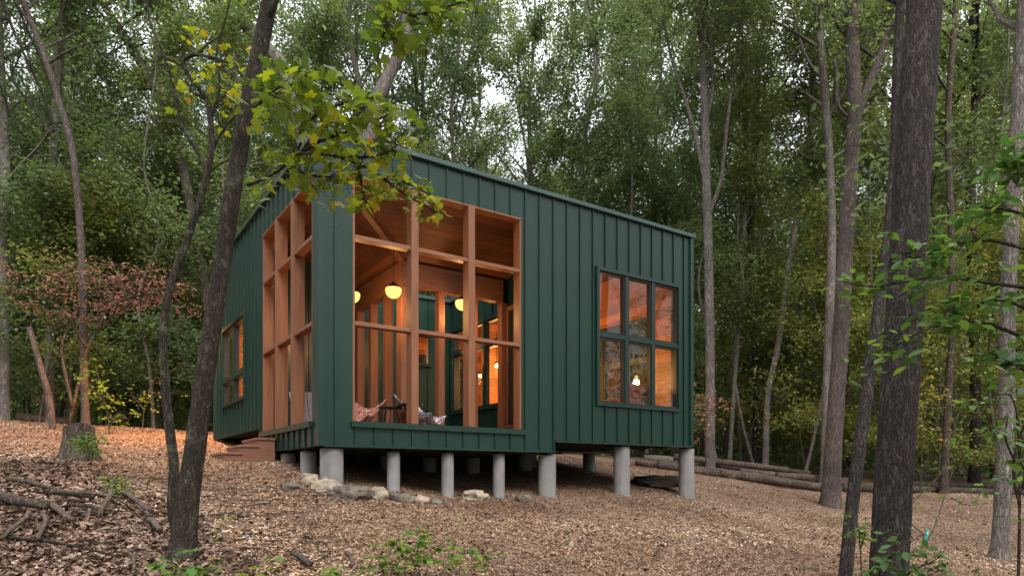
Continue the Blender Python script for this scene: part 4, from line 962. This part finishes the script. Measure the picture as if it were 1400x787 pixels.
# timber steps at the left face ------------------------------------------------
def steps():
    root=empty('timber_steps',tuple(CAB.matrix_basis@Vector((0,2.65,0))),HROT,label='three reddish timber steps up to the porch on the left side',cat='steps')
    va,vb=-.55,.50
    zs=[.30,.42,.54,.66]
    for k in range(3):
        x1=-.06-.25*(2-k)+0; x0=x1-.25; z=zs[k+1]
        mb=MB(); mb.box(x0-.02,x1+.02,va-.02,vb,z-.035,z); mb.build('tread',M['step'],root,bevel=.004)
        mb=MB(); mb.box(x0,x0+.02,va,vb,z-.3 if k==0 else zs[k]-.0,z-.036); mb.build('riser',M['step'],root)
    for s in (va,vb-.03):
        mb=MB(); pts=[(-.81,-.1),(-.81,zs[1]-.037),(-.56,zs[1]-.037),(-.56,zs[2]-.037),(-.31,zs[2]-.037),(-.31,zs[3]-.037),(-.045,zs[3]-.037),(-.045,-.1)]
        a=[(x,s+.002,z) for x,z in pts]; b=[(x,s+.028,z) for x,z in pts]; mb.poly(a); mb.poly(b[::-1])
        for i in range(len(pts)): j=(i+1)%len(pts); mb.poly([a[i],a[j],b[j],b[i]])
        mb.build('stringer',M['step'],root)
CAB.rotation_euler=(0,0,HROT); bpy.context.view_layer.update()
steps()

# lamps ------------------------------------------------------------------------
def point(parent,loc,power,col=(1,.47,.14),rad=.06,name='light'):
    l=bpy.data.lights.new(name,'POINT'); l.energy=power; l.color=col; l.shadow_soft_size=rad
    o=bpy.data.objects.new(name,l); o.location=loc; link(o,parent); return o
def local(u,v,z): return CAB.matrix_basis@Vector((u,v,z))
def pendant(u,v,zc,zg,label):
    root=empty('pendant_lamp',local(u,v,zc),HROT,label=label,cat='pendant lamp',group='glass globe lamps hanging in the porch')
    z=zg-zc
    MB().lathe([(.001,0.02),(.06,.02),(.06,-.02),(.001,-.02)]).build('canopy',M['metal_dark'],root)
    MB().tube([(0,0,-.02),(0,0,z+.14)],.005,6).build('cord',M['metal_dark'],root)
    mb=MB(); mb.lathe([(.001,z+.15),(.02,z+.15),(.025,z+.11),(.06,z+.085),(.11,z+.055),(.115,z+.045),(.001,z+.045)])
    for k in range(10):
        a=2*math.pi*k/10; mb.tube([(.045*math.cos(a),.045*math.sin(a),z+.125),(.10*math.cos(a),.10*math.sin(a),z+.05)],.005,4)
    mb.build('cap',M['metal_dark'],root)
    MB().lathe([(.118,z+.044),(.128,z+.03),(.13,z),(.12,z-.045),(.095,z-.085),(.055,z-.112),(.001,z-.12)],n=32).build('globe',M['globe'],root,True)
    point(root,(0,0,z-.20),17,(1,.5,.17),rad=.08)
pendant(1.55,1.09,4.02,3.03,'middle lit globe pendant, the one wholly visible left of the first porch post')
pendant(1.10,1.73,4.08,3.03,'leftmost lit globe pendant, partly hidden by the corner siding')
pendant(2.9,1.22,3.80,3.05,'rightmost lit globe pendant, half behind the second porch post')
def bulb(u,v,z,power,label):
    root=empty('bare_bulb_lamp',local(u,v,z+.35),HROT,label=label,cat='ceiling lamp',group='warm lamps inside the cabin room')
    MB().tube([(0,0,.4),(0,0,-.26)],.006,6).build('cord',M['metal_dark'],root)
    MB().lathe([(.001,-.26),(.05,-.27),(.055,-.3),(.001,-.3)]).build('lamp_cap',M['metal_dark'],root)
    MB().lathe([(.02,-.302),(.042,-.33),(.045,-.355),(.03,-.385),(.001,-.395)],n=16).build('bulb',M['bulb'],root,True)
    point(root,(0,0,-.48),power,rad=.08)
bulb(5.5,3.3,2.55,60,'bright warm bulb seen through the right half of the courtyard window')
bulb(5.9,5.6,2.6,50,'bright warm bulb further back behind the courtyard window')
bulb(1.6,5.5,2.75,200,'warm lamp lighting the orange left window from inside')
bulb(5.9,1.6,2.35,40,'small warm lamp seen through the six-pane window')
bulb(4.88,3.22,2.43,30,'warm bulb close behind the courtyard window, rightmost of its cluster')
bulb(5.15,2.5,2.42,14,'warm bulb behind the courtyard window beside its middle bar')
# wall lamp under the left eave (its glow lights the chips and the siding)
wl=empty('wall_lamp',local(-.005,7.0,3.9),HROT,label='small wall lamp under the eave on the left wall, behind the leaning maple',cat='wall lamp')
MB().box(-.05,0,-.05,.05,-.08,.08).build('back_plate',M['metal_dark'],wl)
MB().lathe([(.001,-.02),(.05,-.03),(.06,-.1),(.001,-.1)],(-.11,0,0)).build('shade',M['metal_dark'],wl)
MB().lathe([(.045,-.101),(.04,-.14),(.001,-.155)],(-.11,0,0)).build('bulb',M['bulb'],wl)
_l=bpy.data.lights.new('spot','SPOT'); _l.energy=900; _l.color=(1,.40,.10); _l.spot_size=R(150); _l.spot_blend=.5; _l.shadow_soft_size=.05
_o=bpy.data.objects.new('light',_l); _o.location=(-.13,0,-.2); _o.rotation_euler=Vector((.35,-.0,1)).to_track_quat('Z','Y').to_euler(); link(_o,wl)

# chairs on the porch ------------------------------------------------------------
def fabric(name,c0,c1,c2):
    m,nt,out=newmat(name); b=principled(nt,c0,.9); v=N(nt,'ShaderNodeTexVoronoi'); v.inputs['Scale'].default_value=22
    tc=N(nt,'ShaderNodeTexCoord'); nt.links.new(tc.outputs['Object'],v.inputs['Vector'])
    r=ramp(nt,[(0,c2),(.22,c1),(.34,c0),(.6,c0),(.75,c1)],v.outputs['Distance']); nt.links.new(r.outputs[0],b.inputs['Base Color']); nt.links.new(b.outputs[0],out.inputs[0]); return m
def sling_chair(u,v,rz,mat,label,s=1):
    root=empty('sling_chair',local(u,v,.745),HROT+rz,label=label,cat='chair',group='patterned sling chairs on the porch')
    fr=MB(); C={'fl':(-.36,.38,.38),'fr':(.36,.38,.38),'bl':(-.40,-.42,.78),'br':(.40,-.42,.78)}
    for a,b in (('fl','br'),('fr','bl')):
        p=Vector(C[a]); q=Vector(C[b]); fr.tube(smooth_path([p,Vector((p.x*.9,p.y*.8,0.01)),Vector((q.x*.75,q.y*.7,0.01)),q],5),.009,6)
    fr.build('frame',M['metal_dark'],root,True)
    n=10; mb=MB()
    for i in range(n+1):
        for j in range(n+1):
            a=i/n; b=j/n
            p=(Vector(C['fl'])*(1-a)+Vector(C['fr'])*a)*(1-b)+(Vector(C['bl'])*(1-a)+Vector(C['br'])*a)*b
            sag=math.sin(math.pi*a)*(.20+.10*math.sin(math.pi*b))+math.sin(math.pi*b)*.17
            p=p-Vector((0,0,sag)); p.x*=1-.18*math.sin(math.pi*b); mb.v.append(tuple(p))
    for i in range(n):
        for j in range(n): k=i*(n+1)+j; mb.f.append((k,k+n+1,k+n+2,k+1))
    o=mb.build('sling',mat,root,True); md=o.modifiers.new('t','SOLIDIFY'); md.thickness=.012
    root.scale=(s,s,s)
f1=fabric('red_print',(.16,.035,.03),(.40,.32,.28),(.03,.02,.02)); f2=fabric('blue_white_print',(.05,.05,.10),(.55,.50,.48),(.12,.05,.05))
sling_chair(1.25,1.75,2.3,f1,'red and white patterned sling chair at the left of the porch',.8)
sling_chair(2.0,1.0,-2.5,f2,'dark and white flowered sling chair beside the first porch post',.82)
def side_table(u,v,label):
    root=empty('side_table',local(u,v,.745),HROT,label=label,cat='side table',group='small round porch tables')
    MB().lathe([(.001,.42),(.2,.42),(.205,.435),(.2,.45),(.001,.45)],n=28).build('table_top',M['metal_dark'],root)
    for k in range(3):
        a=2.1*k; mb=MB(); mb.tube([(.1*math.cos(a),.1*math.sin(a),.42),(.17*math.cos(a),.17*math.sin(a),0)],.009,6); mb.build('leg',M['metal_dark'],root)
side_table(1.62,1.35,'small dark table right of the red patterned chair'); side_table(1.72,.8,'small dark table half hidden by the first porch post')
def slat_chair(u,v,rz):
    root=empty('slat_chair',local(u,v,.745),HROT+rz,label='pale grey slatted chair behind the left porch opening',cat='chair'); root.scale=(.72,.72,.62); pale=simple('pale_paint',(.42,.40,.46),.6)
    mb=MB()
    for k in range(5):
        x=-.22+k*.11
        b0=len(mb.v); mb.box(x-.045,x+.045,0,.02,0,.75)
        for i in range(b0,b0+8): p=mb.v[i]; mb.v[i]=(p[0]*(1+.25*p[2]),-.25-p[2]*.35+p[1],.22+p[2])
    mb.build('backrest',pale,root)
    mb=MB()
    for k in range(5): mb.box(-.27,.27,-.24+k*.11,-.15+k*.11,.32+k*.015-.02,.32+k*.015)
    mb.build('seat',pale,root)
    for sx in (-.29,.27):
        for y in (-.25,.25): MB().box(sx,sx+.03,y,y+.07,0,.5 if y>0 else .5).build('leg',pale,root)
        MB().box(sx-.03,sx+.06,-.3,.38,.501,.525).build('armrest',pale,root)
slat_chair(.42,1.75,-.6)
# red armchair silhouettes inside the right room
def armchair(u,v,rz,label):
    root=empty('armchair',local(u,v,.93),HROT+rz,label=label,cat='armchair'); red=simple('red_fabric',(.22,.03,.02),.9)
    MB().box(-.33,.33,-.3,.33,.2,.42).build('seat',red,root,bevel=.04); MB().box(-.33,.33,-.42,-.27,.2,.92).build('backrest',red,root,bevel=.05)
    for s in (-1,1): MB().box(s*.34,s*.46,-.4,.33,.15,.6).build('armrest',red,root,bevel=.04)
    for sx in (-.3,.28):
        for y in (-.35,.28): MB().box(sx,sx+.03,y,y+.03,0,.2).build('leg',M['metal_dark'],root)
armchair(6.2,.9,.4,'red armchair low behind the middle column of the six-pane window'); armchair(6.75,1.6,.9,'dark red armchair low behind the right column of the six-pane window')

# survey tape on twigs
def tape(px,py,d,label):
    o=P(px,py,d); mb=MB(); V=[]
    for i in range(6):
        z=-.03*i; x=.012*math.sin(i*1.3); mb.v+= [(x-.012,.01*math.sin(i*2),z),(x+.012,.01*math.cos(i),z)]
    for i in range(5): mb.f.append((2*i,2*i+1,2*i+3,2*i+2))
    r=mb.build('marking_tape',simple('teal_tape',(.03,.36,.30),.4),None); r.location=o; md=r.modifiers.new('t','SOLIDIFY'); md.thickness=.002; tag(r,label,'marking tape')
tape(1267,722,7.2,'teal ribbon tied to the bare twigs right of the thick trunk')

# ------------------------------------------------------------------ world, sun, camera
SUN_EL,SUN_AZ=R(42),R(160)     # azimuth clockwise from north (+Y)
Wd=bpy.data.worlds.new('World'); SC.world=Wd; Wd.use_nodes=True; nt=Wd.node_tree; nt.nodes.clear()
sky=N(nt,'ShaderNodeTexSky',sky_type='NISHITA'); sky.sun_disc=False; sky.sun_elevation=SUN_EL; sky.sun_rotation=SUN_AZ; sky.dust_density=3; sky.air_density=1
hs=N(nt,'ShaderNodeHueSaturation'); hs.inputs['Saturation'].default_value=.2; nt.links.new(sky.outputs[0],hs.inputs['Color'])
mx=N(nt,'ShaderNodeMix',data_type='RGBA'); mx.inputs[0].default_value=.7; mx.inputs[7].default_value=(7.6,7.9,8.4,1); nt.links.new(hs.outputs[0],mx.inputs[6])
bg=N(nt,'ShaderNodeBackground'); bg.inputs[1].default_value=.10; # overcast sky: brighter overhead than at the horizon
tcw=N(nt,'ShaderNodeTexCoord'); sxw=N(nt,'ShaderNodeSeparateXYZ'); nt.links.new(tcw.outputs['Generated'],sxw.inputs[0])
mr=N(nt,'ShaderNodeMapRange',interpolation_type='SMOOTHSTEP'); mr.inputs['From Min'].default_value=.1; mr.inputs['From Max'].default_value=1; mr.inputs['To Min'].default_value=.62; mr.inputs['To Max'].default_value=2.6
nt.links.new(sxw.outputs[2],mr.inputs[0]); vm=N(nt,'ShaderNodeVectorMath',operation='SCALE'); nt.links.new(mx.outputs[2],vm.inputs[0]); nt.links.new(mr.outputs[0],vm.inputs['Scale'])
nt.links.new(vm.outputs[0],bg.inputs[0])
wo=N(nt,'ShaderNodeOutputWorld'); nt.links.new(bg.outputs[0],wo.inputs[0])
sl=bpy.data.lights.new('sun','SUN'); sl.energy=1.5; sl.angle=R(25); sl.color=(1,.95,.88)
so=bpy.data.objects.new('sun',sl); link(so)
dv=Vector((math.sin(SUN_AZ)*math.cos(SUN_EL),math.cos(SUN_AZ)*math.cos(SUN_EL),math.sin(SUN_EL)))
so.rotation_euler=dv.to_track_quat('Z','Y').to_euler()
cam=bpy.data.cameras.new('camera'); co=bpy.data.objects.new('camera',cam); link(co)
co.location=(0,0,0); co.rotation_euler=(R(90),0,0); cam.sensor_width=36; cam.lens=F/1400*36
cam.shift_x=0; cam.shift_y=(HZ-393.5)/1400; cam.clip_start=.05; cam.clip_end=600
SC.camera=co
SC.view_settings.view_transform='Standard'; SC.view_settings.look='None'; SC.view_settings.exposure=.88; SC.view_settings.gamma=1
SC.cycles.max_bounces=8; SC.cycles.diffuse_bounces=4; SC.cycles.glossy_bounces=3; SC.cycles.transparent_max_bounces=12; SC.cycles.transmission_bounces=4
